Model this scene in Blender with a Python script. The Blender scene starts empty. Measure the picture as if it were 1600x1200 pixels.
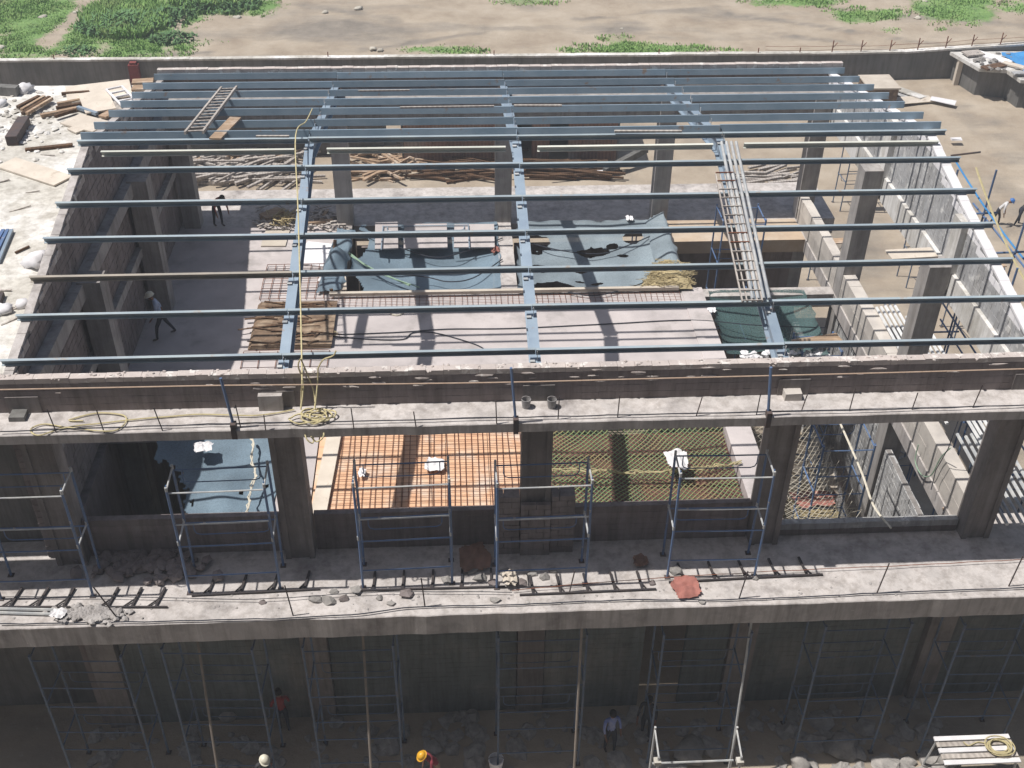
import bpy, bmesh, math, random
from mathutils import Vector, Matrix, noise
random.seed(7)
PI=math.pi; rad=math.radians
S=bpy.context.scene
col=S.collection
# ------------------------------------------------------------------ camera numbers
CX,CY,CZ,PITCH,YAW,ROLL,FOC=-1.872,-20.937,15.68,0.6401,0.0594,0.0126,1769.94
_sp,_cp,_sy,_cy=math.sin(PITCH),math.cos(PITCH),math.sin(YAW),math.cos(YAW)
FW=Vector((_sy*_cp,_cy*_cp,-_sp)); _r=Vector((_cy,-_sy,0)); _u=_r.cross(FW)
RT=math.cos(ROLL)*_r+math.sin(ROLL)*_u; UP=-math.sin(ROLL)*_r+math.cos(ROLL)*_u
CAM=Vector((CX,CY,CZ))
def _ray(px,py): return FW+(px-800)/FOC*RT+(600-py)/FOC*UP
def az(px,py,z):      # survey helper: where a sight line meets the level z
    d=_ray(px,py); return CAM+d*((z-CZ)/d.z)
def ay(px,py,y):
    d=_ray(px,py); return CAM+d*((y-CY)/d.y)
def ax(px,py,x):
    d=_ray(px,py); return CAM+d*((x-CX)/d.x)
TA=math.tan(rad(11.15)); RY=9.74
def roofz(y): return y*TA if y<RY else (2*RY-y)*TA
def ar(px,py,dz=0):
    d=_ray(px,py); t=(CY*TA+dz-CZ)/(d.z-d.y*TA); P=CAM+d*t
    if P.y<RY: return P
    t=(2*RY*TA-CY*TA+dz-CZ)/(d.z+d.y*TA); return CAM+d*t
def pj(v):
    d=v-CAM; w=d.dot(FW); return 800+FOC*d.dot(RT)/w, 600-FOC*d.dot(UP)/w
Z1=-5.32; Z0=-12.0; ZL=-0.43
# ------------------------------------------------------------------ materials
MATS={}
def mat(name,c1,c2=None,scale=3.0,rough=.85,bump=.15,metal=0,c3=None,scale3=.6,thr=(.5,.72),fine=0,spec=.3,alpha=None,wave=None):
    if name in MATS: return MATS[name]
    m=bpy.data.materials.new(name); m.use_nodes=True; nt=m.node_tree; N=nt.nodes; L=nt.links
    b=N['Principled BSDF']; b.inputs['Roughness'].default_value=rough; b.inputs['Metallic'].default_value=metal
    b.inputs['Specular IOR Level'].default_value=spec
    tc=N.new('ShaderNodeTexCoord'); 
    c2=c2 or tuple(x*.72 for x in c1)
    def nz(sc,det=6,ro=.6):
        n=N.new('ShaderNodeTexNoise'); n.inputs['Scale'].default_value=sc; n.inputs['Detail'].default_value=det; n.inputs['Roughness'].default_value=ro
        L.new(tc.outputs['Object'],n.inputs['Vector']); return n
    n1=nz(scale)
    r=N.new('ShaderNodeValToRGB'); r.color_ramp.elements[0].position=.33; r.color_ramp.elements[1].position=.68
    r.color_ramp.elements[0].color=(*c2,1); r.color_ramp.elements[1].color=(*c1,1)
    L.new(n1.outputs['Fac'],r.inputs['Fac']); out=r.outputs['Color']
    if c3:
        n3=nz(scale3,8,.65); r3=N.new('ShaderNodeValToRGB'); r3.color_ramp.elements[0].position=thr[0]; r3.color_ramp.elements[1].position=thr[1]
        L.new(n3.outputs['Fac'],r3.inputs['Fac']); mx=N.new('ShaderNodeMixRGB'); mx.inputs['Color2'].default_value=(*c3,1)
        L.new(r3.outputs['Color'],mx.inputs['Fac']); L.new(out,mx.inputs['Color1']); out=mx.outputs['Color']
    if name in ('concrete','cast_concrete','shaded_front_concrete','dark_plaster','muted_grey_wall','brown_block','grey_block','pale_concrete'):
        mp=N.new('ShaderNodeMapping'); mp.inputs['Scale'].default_value=(3.2,3.2,.28); L.new(tc.outputs['Object'],mp.inputs['Vector'])
        ns=N.new('ShaderNodeTexNoise'); ns.inputs['Scale'].default_value=1.3; ns.inputs['Detail'].default_value=7; ns.inputs['Roughness'].default_value=.7; L.new(mp.outputs['Vector'],ns.inputs['Vector'])
        rs=N.new('ShaderNodeValToRGB'); rs.color_ramp.elements[0].position=.36; rs.color_ramp.elements[1].position=.56; rs.color_ramp.elements[0].color=(.62,.60,.58,1); rs.color_ramp.elements[1].color=(1.0,1.0,1.0,1); L.new(ns.outputs['Fac'],rs.inputs['Fac'])
        ms=N.new('ShaderNodeMixRGB'); ms.blend_type='MULTIPLY'; ms.inputs['Fac'].default_value=.75; L.new(out,ms.inputs['Color1']); L.new(rs.outputs['Color'],ms.inputs['Color2']); out=ms.outputs['Color']
        nk=nz(9,4,.8); rk=N.new('ShaderNodeValToRGB'); rk.color_ramp.elements[0].position=.64; rk.color_ramp.elements[1].position=.70; L.new(nk.outputs['Fac'],rk.inputs['Fac'])
        mk=N.new('ShaderNodeMixRGB'); mk.inputs['Color2'].default_value=(*[min(.85,x*1.5) for x in c1],1); ff=N.new('ShaderNodeMath'); ff.operation='MULTIPLY'; ff.inputs[1].default_value=.45; L.new(rk.outputs['Color'],ff.inputs[0]); L.new(ff.outputs[0],mk.inputs['Fac']); L.new(out,mk.inputs['Color1']); out=mk.outputs['Color']
    if wave:
        w=N.new('ShaderNodeTexWave'); w.inputs['Scale'].default_value=wave[1]; w.bands_direction=wave[0]; w.inputs['Distortion'].default_value=wave[2]
        w.inputs['Detail'].default_value=3
        L.new(tc.outputs['Object'],w.inputs['Vector']); mw=N.new('ShaderNodeMixRGB'); mw.blend_type='MULTIPLY'; mw.inputs['Fac'].default_value=.25
        L.new(out,mw.inputs['Color1']); L.new(w.outputs['Color'],mw.inputs['Color2']); out=mw.outputs['Color']
    # a little colour difference from object to object
    oi=N.new('ShaderNodeObjectInfo'); mr=N.new('ShaderNodeMapRange'); mr.inputs['To Min'].default_value=.86; mr.inputs['To Max'].default_value=1.12
    L.new(oi.outputs['Random'],mr.inputs['Value']); hv=N.new('ShaderNodeHueSaturation'); L.new(mr.outputs['Result'],hv.inputs['Value']); L.new(out,hv.inputs['Color']); out=hv.outputs['Color']
    L.new(out,b.inputs['Base Color'])
    if bump:
        nb=nz(scale*7,5,.7); bp=N.new('ShaderNodeBump'); bp.inputs['Strength'].default_value=bump; bp.inputs['Distance'].default_value=.03
        L.new(nb.outputs['Fac'],bp.inputs['Height']); L.new(bp.outputs['Normal'],b.inputs['Normal'])
    if alpha is not None: b.inputs['Alpha'].default_value=alpha
    MATS[name]=m; return m
CONC =mat('concrete',(.54,.505,.485),(.41,.385,.37),1.6,c3=(.25,.23,.225),scale3=.9,thr=(.52,.74),bump=.35)
CONCW=mat('pale_concrete',(.55,.53,.48),(.42,.40,.36),.9,c3=(.74,.73,.71),scale3=.3,thr=(.47,.6),bump=.3)
CONCS=mat('deck_concrete',(.53,.485,.475),(.41,.375,.37),.8,c3=(.27,.25,.24),scale3=.7,thr=(.54,.74),bump=.25)
CONCD=mat('cast_concrete',(.40,.38,.365),(.29,.275,.27),1.4,c3=(.46,.44,.42),scale3=.6,bump=.25)
CONCF=mat('shaded_front_concrete',(.235,.21,.20),(.17,.155,.15),1.4,c3=(.29,.27,.26),scale3=.6,bump=.25)  # darker copy of the column concrete for the shaded front row
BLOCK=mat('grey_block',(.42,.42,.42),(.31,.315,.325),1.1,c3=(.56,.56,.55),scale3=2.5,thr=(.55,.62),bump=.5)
GFW=mat('muted_grey_wall',(.165,.185,.185),(.105,.12,.12),.5,c3=(.25,.24,.22),scale3=.35,bump=.3)  # muted grey-green tone for the ground floor front walls
BLOCKC=mat('cream_block',(.58,.54,.49),(.42,.39,.36),1.4,c3=(.32,.30,.29),scale3=1.8,thr=(.6,.72),bump=.4)
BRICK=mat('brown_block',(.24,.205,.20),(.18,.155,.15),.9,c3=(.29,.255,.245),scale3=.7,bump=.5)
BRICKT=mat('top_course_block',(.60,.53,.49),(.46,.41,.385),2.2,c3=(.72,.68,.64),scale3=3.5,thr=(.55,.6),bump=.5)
MORTAR=mat('mortar',(.30,.28,.27),(.20,.19,.18),4,bump=.4)
STEEL=mat('teal_steel',(.26,.34,.41),(.19,.27,.34),1.2,rough=.42,bump=.04,c3=(.26,.20,.16),scale3=2.6,thr=(.62,.70),spec=.5)
STEELR=mat('blue_steel',(.28,.35,.42),(.21,.27,.34),1.2,rough=.42,bump=.04,spec=.5,c3=(.27,.20,.16),scale3=2.2,thr=(.62,.70))
STEELF=mat('front_sunlit_steel',(.36,.42,.44),(.26,.32,.37),1.2,rough=.45,bump=.05,c3=(.34,.30,.26),scale3=2.3,thr=(.62,.70),spec=.5)  # paler copy of the purlin steel, brightening the sunlit front-slope tops
STEELC=mat('primed_cream_steel',(.68,.68,.60),(.55,.57,.52),1.5,rough=.5,bump=.05)
STEELB=mat('tan_steel',(.42,.37,.31),(.32,.30,.26),2,rough=.5,bump=.05)
SCAF=mat('scaffold_blue',(.08,.16,.34),(.12,.17,.27),3,rough=.45,bump=.05,spec=.5,c3=(.34,.33,.33),scale3=5,thr=(.60,.66))
SCAFO=mat('dull_scaffold_paint',(.13,.19,.29),(.09,.12,.17),3,rough=.6,c3=(.17,.14,.12),scale3=3)  # greyer, less saturated blue for the ground-level scaffolds
BLACKST=mat('blackened_bar',(.028,.028,.034),(.05,.04,.038),4,rough=.7,bump=.05)
SCAFL=mat('galvanised_and_sunlit_tube',(.55,.55,.53),(.34,.36,.38),4,rough=.35,bump=.04,spec=.5)
DARKST=mat('dark_rod',(.06,.055,.06),(.10,.07,.06),4,rough=.7,bump=.05)
RUST=mat('rusty_bar',(.24,.09,.045),(.15,.06,.04),5,rough=.8,bump=.1)
WOOD=mat('plank_wood',(.50,.36,.24),(.36,.25,.17),2.5,wave=('Y',2.0,6),bump=.2,c3=(.58,.52,.46),scale3=1.3)
WOODG=mat('weathered_wood',(.50,.46,.42),(.36,.32,.29),2.5,wave=('X',2.0,6),bump=.2)
WOODD=mat('brown_wood',(.16,.09,.05),(.09,.055,.035),3,wave=('X',2.5,5),bump=.2)
PLY=mat('orange_plywood',(.74,.49,.32),(.66,.39,.24),1.6,c3=(.66,.55,.46),scale3=.8,thr=(.5,.7),bump=.1)
PLYB=mat('brown_plywood',(.24,.165,.11),(.14,.095,.065),2.1,c3=(.42,.33,.24),scale3=2.5,wave=('Y',1.2,4),bump=.15)
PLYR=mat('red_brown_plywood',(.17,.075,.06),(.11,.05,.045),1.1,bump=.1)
PLYL=mat('pale_plywood',(.62,.56,.48),(.50,.44,.37),1.4,bump=.1,c3=(.42,.35,.28),scale3=2.1,thr=(.6,.7))
POLEM=mat('pole_wood',(.30,.26,.22),(.23,.20,.17),3)
SILV=mat('bright_tube',(.70,.70,.69),(.55,.56,.56),4,rough=.4)
WHITE=mat('white_sheet',(.80,.79,.80),(.68,.67,.69),3,rough=.6,bump=.1)
CLOTHR=mat('red_cloth',(.40,.17,.14),(.30,.12,.10),4)
CLOTHB=mat('tan_cloth',(.26,.15,.11),(.18,.11,.08),4)
ORANGE=mat('orange_cord',(.50,.38,.29),(.42,.30,.22),6)
ROPEY=mat('yellow_rope',(.60,.53,.30),(.44,.38,.22),9,bump=.3)
ROPEG=mat('green_rope',(.30,.42,.30),(.22,.33,.25),9)
ROPEP=mat('pale_rope',(.66,.62,.52),(.50,.46,.38),9)
CABLE=mat('dark_cable',(.035,.04,.055),None,5,rough=.6)
RUSTP=mat('rusty_sheet',(.30,.17,.12),(.20,.12,.09),1.2,wave=('X',1.6,1.5),bump=.2,c3=(.34,.29,.25),scale3=.5)
STUCCO=mat('dark_plaster',(.19,.185,.175),(.13,.13,.125),.5,c3=(.23,.22,.21),scale3=.25,bump=.3)
TARP=mat('blue_tarpaulin',(.07,.30,.62),(.05,.22,.50),1.5,rough=.4,bump=.4)
STONE=mat('rubble_stone',(.36,.34,.32),(.22,.21,.20),5,bump=.6)
SKIN=mat('skin',(.24,.12,.075),None,5,bump=0)
BUCK=mat('grey_bucket',(.30,.29,.29),None,5,rough=.5)
GLASSY=mat('red_paint',(.22,.05,.045),None,4)
def netmat(name,c,alpha,sc=26):
    m=bpy.data.materials.new(name); m.use_nodes=True; nt=m.node_tree; N=nt.nodes; L=nt.links
    b=N['Principled BSDF']; b.inputs['Roughness'].default_value=.8
    tc=N.new('ShaderNodeTexCoord'); n=N.new('ShaderNodeTexNoise'); n.inputs['Scale'].default_value=.7; n.inputs['Detail'].default_value=5
    L.new(tc.outputs['Object'],n.inputs['Vector'])
    r=N.new('ShaderNodeValToRGB'); r.color_ramp.elements[0].position=.3; r.color_ramp.elements[1].position=.7
    r.color_ramp.elements[0].color=(*[x*.6 for x in c],1); r.color_ramp.elements[1].color=(*c,1); L.new(n.outputs['Fac'],r.inputs['Fac']); L.new(r.outputs['Color'],b.inputs['Base Color'])
    n2=N.new('ShaderNodeTexNoise'); n2.inputs['Scale'].default_value=sc; n2.inputs['Detail'].default_value=2; L.new(tc.outputs['Object'],n2.inputs['Vector'])
    mr=N.new('ShaderNodeMapRange'); mr.inputs['From Min'].default_value=.3; mr.inputs['From Max'].default_value=.6; mr.inputs['To Min'].default_value=alpha-.25; mr.inputs['To Max'].default_value=min(1,alpha+.2)
    L.new(n2.outputs['Fac'],mr.inputs['Value']); L.new(mr.outputs['Result'],b.inputs['Alpha'])
    return m
NETB=netmat('blue_shade_net',(.18,.255,.32),1.0)
NETG=netmat('grey_blue_shade_net',(.26,.32,.36),.99)
NETD=netmat('dark_green_shade_net',(.06,.12,.12),.75)
NETY=mat('yellow_net',(.54,.45,.26),(.40,.33,.19),6,bump=.5)
# ------------------------------------------------------------------ mesh collector
class MB:
    def __init__(s): s.v=[]; s.f=[]; s.mi=[]; s.cur=0
    def add(s,vs,fs):
        o=len(s.v); s.v+= [Vector(v) for v in vs]; s.f+=[tuple(i+o for i in f) for f in fs]; s.mi+=[s.cur]*len(fs)
    def box(s,x0,x1,y0,y1,z0,z1,j=0):
        r=lambda: random.uniform(-j,j) if j else 0
        vs=[(x+r(),y+r(),z+r()) for z in (z0,z1) for y in (y0,y1) for x in (x0,x1)]
        s.add(vs,[(0,2,3,1),(4,5,7,6),(0,1,5,4),(2,6,7,3),(0,4,6,2),(1,3,7,5)])
    def obox(s,p0,p1,w,h,up=(0,0,1),j=0):   # beam from p0 to p1, width w, height h
        p0=Vector(p0); p1=Vector(p1); d=(p1-p0).normalized(); u=Vector(up); sd=d.cross(u)
        if sd.length<1e-4: sd=d.cross(Vector((1,0,0)))
        sd.normalize(); u=sd.cross(d)
        r=lambda: random.uniform(-j,j) if j else 0
        vs=[p+sd*(a*w/2+r())+u*(b*h/2+r()) for b in (-1,1) for (p,a) in ((p0,-1),(p0,1),(p1,-1),(p1,1))]
        s.add(vs,[(0,1,3,2),(4,6,7,5),(0,4,5,1),(2,3,7,6),(0,2,6,4),(1,5,7,3)])
    def prism(s,poly,axis,a,b):  # poly of 2D pts, extruded along axis from a to b
        n=len(poly)
        def P(q,t): return (t,q[0],q[1]) if axis=='x' else ((q[0],t,q[1]) if axis=='y' else (q[0],q[1],t))
        s.add([P(q,a) for q in poly]+[P(q,b) for q in poly],[tuple(range(n))[::-1],tuple(range(n,2*n))]+[(i,(i+1)%n,n+(i+1)%n,n+i) for i in range(n)])
    def tube(s,pts,r,n=6,closed=False):
        pts=[Vector(p) for p in pts]; m=len(pts); rings=[]; prev=None
        for i,p in enumerate(pts):
            a=pts[(i-1)%m] if (i>0 or closed) else p; b=pts[(i+1)%m] if (i<m-1 or closed) else p
            d=(b-a); 
            if d.length<1e-6: d=Vector((0,0,1))
            d.normalize()
            if prev is None:
                t=Vector((0,0,1)) if abs(d.z)<.9 else Vector((1,0,0)); sx=d.cross(t).normalized()
            else: sx=(prev-d*prev.dot(d)).normalized()
            prev=sx; sz=sx.cross(d); rr=r[i] if isinstance(r,(list,tuple)) else r
            rings.append([p+sx*math.cos(k*2*PI/n)*rr+sz*math.sin(k*2*PI/n)*rr for k in range(n)])
        vs=[v for q in rings for v in q]; fs=[]
        for i in range(m-1 if not closed else m):
            for k in range(n):
                a=i*n+k; b=i*n+(k+1)%n; c=((i+1)%m)*n+(k+1)%n; d=((i+1)%m)*n+k; fs.append((a,d,c,b))
        if not closed: fs+= [tuple(range(n)),tuple(range((m-1)*n,m*n))[::-1]]
        s.add(vs,fs)
    def build(s,name,m,parent=None,smooth=False,origin=None):
        me=bpy.data.meshes.new(name)
        if parent is not None: o0=Vector(parent['_w']) if '_w' in parent else Vector((0,0,0))
        elif origin is not None: o0=Vector(origin)
        else:
            xs=[v.x for v in s.v]; ys=[v.y for v in s.v]; o0=Vector(((min(xs)+max(xs))/2,(min(ys)+max(ys))/2,min(v.z for v in s.v)))
        me.from_pydata([v-o0 for v in s.v],[],s.f)
        ms=m if isinstance(m,(list,tuple)) else [m]
        for q in ms: me.materials.append(q)
        if len(ms)>1: me.polygons.foreach_set('material_index',s.mi)
        if smooth: me.polygons.foreach_set('use_smooth',[True]*len(me.polygons))
        me.update(); ob=bpy.data.objects.new(name,me); col.objects.link(ob)
        if parent is not None: ob.parent=parent; ob['_w']=list(o0)
        else: ob.location=o0; ob['_w']=list(o0)
        return ob
def tag(o,label,cat,group=None,kind=None):
    o['label']=label
    if cat: o['category']=cat
    if group: o['group']=group
    if kind: o['kind']=kind
    return o
def thing(name,label,cat,loc=(0,0,0),group=None):
    o=bpy.data.objects.new(name,None); col.objects.link(o); o.location=loc; o['_w']=list(loc); o.empty_display_size=.3
    return tag(o,label,cat,group)
def struct(mb,name,m,label,**k):
    o=mb.build(name,m,**k); o['kind']='structure'; o['label']=label; o['category']=name.replace('_',' '); return o
def children(o): return [c for c in bpy.data.objects if c.parent==o]
def dup(root,loc,rotz=0,label=None,group=None):
    def cp(o,par):
        c=o.copy(); col.objects.link(c)
        if par: c.parent=par
        for q in o.children: cp(q,c)
        return c
    r=cp(root,None); r.location=loc; r.rotation_euler=(0,0,rotz)
    if label: r['label']=label
    if group: r['group']=group
    return r
def solo(mb,name,m,label,cat,group=None,kind=None,smooth=False):
    return tag(mb.build(name,m,smooth=smooth),label,cat,group,kind)
ORD=['first','second','third','fourth','fifth','sixth','seventh','eighth','ninth','tenth','eleventh','twelfth','thirteenth','fourteenth','fifteenth','sixteenth','seventeenth','eighteenth','nineteenth','twentieth']
def catmull(pts,k=6):
    P=[Vector(p) for p in pts]; out=[]
    for i in range(len(P)-1):
        a=P[max(i-1,0)];b=P[i];c=P[i+1];d=P[min(i+2,len(P)-1)]
        for t in range(k):
            t/=k; out.append(.5*((2*b)+(c-a)*t+(2*a-5*b+4*c-d)*t*t+(3*b-a-3*c+d)*t**3))
    out.append(P[-1]); return out
def sag(a,b,s,n=14):
    a=Vector(a);b=Vector(b); return [a.lerp(b,i/n)-Vector((0,0,s*4*(i/n)*(1-i/n))) for i in range(n+1)]
# ------------------------------------------------------------------ block wall generator
def blockwall(mb,mbm,axis,a0,a1,c0,c1,z0,top,bl=.4,bh=.2,gap=.012,j=.006,cap=None):
    """courses of blocks; axis 'x' or 'y' runs along the wall; top(a) gives the height"""
    nrow=0; z=z0
    tmax=max(top(a0),top(a1),top((a0+a1)/2),top(min(max(RY,a0),a1)))
    while z<tmax-.03:
        a=a0-(bl/2 if nrow%2 else 0)
        while a<a1-.02:
            s0=max(a,a0); s1=min(a+bl,a1); mid=(s0+s1)/2
            if s1-s0>.05 and z+bh*.6<=top(mid):
                zt=min(z+bh,top(mid)); q=random.uniform(-j,j)
                last = z+bh*1.6>top(mid)
                tgt=cap if (cap is not None and last) else mb
                hh=zt-gap+(random.uniform(0,.02) if last else 0)
                if axis=='x': tgt.box(s0+gap/2,s1-gap/2,c0+q,c1+q,z,hh,.004)
                else: tgt.box(c0+q,c1+q,s0+gap/2,s1-gap/2,z,hh,.004)
            a+=bl
        z+=bh; nrow+=1
# ------------------------------------------------------------------ GROUND
BLOBS=[(70,66,130,22,.8),(235,78,60,14,.6),(30,85,60,8,.6),(420,10,30,10,.5),(45,30,95,55,1),(210,38,95,52,1),(350,6,90,18,1),(150,75,70,12,.5),(1000,76,110,9,.8),(700,79,60,6,.7),(1360,24,60,13,.9),(1500,15,60,26,.9),(1240,3,70,8,.9),(820,2,60,6,.5),(1390,48,24,6,.5),(960,60,30,6,.4),(1590,12,40,12,.6)]
def capsule(px,py,x0,y0,x1,y1,w):
    dx,dy=x1-x0,y1-y0; t=max(0,min(1,((px-x0)*dx+(py-y0)*dy)/(dx*dx+dy*dy))); return math.hypot(px-x0-t*dx,(py-y0-t*dy)*2)/w
def groundattr(v):
    g=0; k=.5
    if v.y>44:
        px,py=pj(v); n=noise.noise(v*.35)*.35+noise.noise(v*1.1)*.22
        for bx,by,rx,ry,w in BLOBS:
            d=math.hypot((px-bx)/rx,(py-by)/ry)
            g=max(g,w*max(0,min(1,(1.25-d+n*1.6)*1.6)))
        d=capsule(px,py,140,2,75,70,16); g*=max(0,min(1,d-.5+n))
        d=capsule(px,py,285,20,262,90,9); g*=max(0,min(1,d-.3+n))
        for bx,by,rx,ry,w in ((520,45,120,28,.9),(600,60,60,16,.7),(970,45,60,14,.8),(830,12,50,10,.6),(1500,48,90,10,.5),(1100,25,50,9,.7),(320,60,60,16,.5)):
            d=math.hypot((px-bx)/rx,(py-by)/ry); k=max(k,.5+.5*w*max(0,min(1,(1.2-d+n))))
        for x0_,y0_,x1_,y1_,w_,a_ in ((1130,20,1330,50,9,.5),(1330,50,1520,78,8,.45),(1190,52,1400,76,7,.45),(560,78,760,52,8,.5),(760,52,1000,60,7,-.35),(900,30,1120,12,8,.4),(1020,66,1300,70,8,-.3),(300,75,520,88,9,-.35),(640,30,900,40,10,-.3),(1280,10,1600,42,10,.35),(150,78,330,84,8,.5),(470,8,620,30,10,.4)):
            d=capsule(px,py,x0_,y0_,x1_,y1_,w_); k+=a_*max(0,1.1-d+n)
        k+=noise.noise(Vector((v.x*.05,v.y*.35,3)))*.35+noise.noise(v*.9)*.12
    else: k=.5+noise.noise(v*.2)*.4+noise.noise(v*.8)*.28+noise.noise(v*2)*.12
    return g,k
def axisvals(a,b,st,far):
    o=[]; x=a
    while x<=b: o.append(x); x+=st
    s=st; lo=a; L_=[]
    while lo>-far: s*=1.6; lo-=s; L_.append(lo)
    s=st; hi=o[-1]; H=[]
    while hi<far: s*=1.6; hi+=s; H.append(hi)
    return L_[::-1]+o+H
xs=axisvals(-42,52,.6,700); ys=axisvals(-8,76,.5,900)
gm=MB(); gv=[];ga=[];gk=[]
for y in ys:
    for x in xs:
        v=Vector((x,y,Z0)); h=0
        if -45<x<55 and (y>49 or (x>15 and y>-6)) and y<80: h=noise.noise(v*.3)*.16+noise.noise(v*.9)*.07
        if y>80 or x<-45 or x>55: h=noise.noise(v*.05)*.4 if y>80 else 0
        if 13.5<x<20 and 8<y<30: h+=.25*math.exp(-((x-17)**2)/4)*max(0,noise.noise(v*.4)+.4)
        if y<-2 and -8.5<y and -14<x<14: h=noise.noise(v*.8)*.05
        g,k=groundattr(v)
        if y<-3.6: k=1.0  # unseen ground in front, darkened to cut bounce light on the facade
        ga.append(g); gk.append(k); gv.append(v+Vector((0,0,h)))
W=len(xs); gf=[(j*W+i,j*W+i+1,(j+1)*W+i+1,(j+1)*W+i) for j in range(len(ys)-1) for i in range(W-1)]
gm.add(gv,gf)
def ground_mat():
    m=bpy.data.materials.new('earth_and_grass'); m.use_nodes=True; nt=m.node_tree; N=nt.nodes; L=nt.links; b=N['Principled BSDF']; b.inputs['Roughness'].default_value=.95; b.inputs['Specular IOR Level'].default_value=.15
    tc=N.new('ShaderNodeTexCoord')
    def nz(sc,det=7,ro=.65,xyz=None):
        n=N.new('ShaderNodeTexNoise'); n.inputs['Scale'].default_value=sc; n.inputs['Detail'].default_value=det; n.inputs['Roughness'].default_value=ro
        if xyz:
            mp=N.new('ShaderNodeMapping'); mp.inputs['Scale'].default_value=xyz; L.new(tc.outputs['Object'],mp.inputs['Vector']); L.new(mp.outputs['Vector'],n.inputs['Vector'])
        else: L.new(tc.outputs['Object'],n.inputs['Vector'])
        return n.outputs['Fac']
    def ramp(f,stops):
        r=N.new('ShaderNodeValToRGB'); e=r.color_ramp.elements
        while len(e)<len(stops): e.new(.5)
        for q,(p,c) in zip(e,stops): q.position=p; q.color=(*c,1)
        L.new(f,r.inputs['Fac']); return r.outputs['Color']
    def mix(f,a,bb,t='MIX'):
        x=N.new('ShaderNodeMixRGB'); x.blend_type=t
        if isinstance(f,float): x.inputs['Fac'].default_value=f
        else: L.new(f,x.inputs['Fac'])
        L.new(a,x.inputs['Color1']); L.new(bb,x.inputs['Color2']); return x.outputs['Color']
    def math_(op,a,b_=None,v=None,clamp=True):
        x=N.new('ShaderNodeMath'); x.operation=op; x.use_clamp=clamp; L.new(a,x.inputs[0])
        if b_ is not None: L.new(b_,x.inputs[1])
        if v is not None: x.inputs[1].default_value=v
        return x.outputs[0]
    dirt=ramp(nz(.35),[(.3,(.29,.235,.18)),(.5,(.375,.315,.245)),(.72,(.45,.39,.315))])
    dark=ramp(nz(.9),[(.3,(.19,.17,.145)),(.7,(.29,.255,.215))])
    A=N.new('ShaderNodeAttribute'); A.attribute_name='tone'; G=N.new('ShaderNodeAttribute'); G.attribute_name='grass'
    strk=nz(.5,8,.7,(.35,1.8,1)); t=math_('ADD',A.outputs['Fac'],math_('SUBTRACT',strk,v=.5,clamp=False),clamp=False)
    t=math_('MULTIPLY',math_('SUBTRACT',t,v=.5),v=2.2)
    c=mix(t,dirt,dark)
    speck=ramp(nz(5.5,4,.8),[(.62,(0,0,0)),(.70,(1,1,1))]); pale=ramp(nz(.2),[(0,(.55,.5,.42)),(1,(.6,.54,.46))])
    c=mix(math_('MULTIPLY',speck,v=.35),c,pale)
    gr=ramp(nz(1.3,8,.7),[(.28,(.10,.17,.065)),(.5,(.16,.27,.09)),(.72,(.24,.36,.13))])
    gm_=ramp(math_('ADD',G.outputs['Fac'],math_('MULTIPLY',math_('SUBTRACT',nz(1.6,8,.75),v=.5,clamp=False),v=1.5,clamp=False)),[(.28,(0,0,0)),(.72,(1,1,1))])
    c=mix(gm_,c,gr); L.new(c,b.inputs['Base Color'])
    bp=N.new('ShaderNodeBump'); bp.inputs['Strength'].default_value=.6; bp.inputs['Distance'].default_value=.12; L.new(nz(2.5,8,.75),bp.inputs['Height']); L.new(bp.outputs['Normal'],b.inputs['Normal'])
    return m
g=struct(gm,'ground',ground_mat(),'dry sandy ground of the building plot and the field beyond, green in patches',smooth=True,origin=(0,0,0))
for nm,vals in (('grass',ga),('tone',gk)):
    at=g.data.attributes.new(nm,'FLOAT','POINT'); at.data.foreach_set('value',vals)
# grass blades in the green patches
GRASSM=mat('grass_blades',(.25,.41,.12),(.19,.33,.10),.8,bump=0,c3=(.33,.40,.17),scale3=.5)
tm=MB(); cnt=0
while cnt<6500:
    px=random.uniform(-10,1610); py=random.uniform(0,92) if px<420 else random.uniform(0,84)
    v=az(px,py,Z0)
    if v.y<49: continue
    gg,_=groundattr(v)
    if gg<.75: 
        if gg<.12 or random.random()<.75: continue
    cnt+=1
    big = math.hypot((px-195)/70,(py-28)/34)<1 or math.hypot((px-330)/70,(py-4)/10)<1
    H=random.uniform(.2,.45)*(1.7 if big else .5)
    for q in range(5):
        a=random.uniform(0,2*PI); w=.05 if not big else .07; c=v+Vector((random.uniform(-.25,.25),random.uniform(-.25,.25),-.05))
        d=Vector((math.cos(a),math.sin(a),0)); tip=c+d*H*.55+Vector((0,0,H)); s_=Vector((-d.y,d.x,0))*w
        tm.add([c-s_,c+s_,c+d*H*.25+Vector((0,0,H*.6))+s_*.7,c+d*H*.25+Vector((0,0,H*.6))-s_*.7,tip],[(0,1,2,3),(3,2,4)])
tag(tm.build('grass',GRASSM,origin=(0,50,Z0)),'green grass growing in patches over the field behind the plot wall','grass',kind='stuff')
LEAFM=mat('weed_leaves',(.13,.25,.10),(.09,.18,.07),1.5,bump=0)
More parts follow.
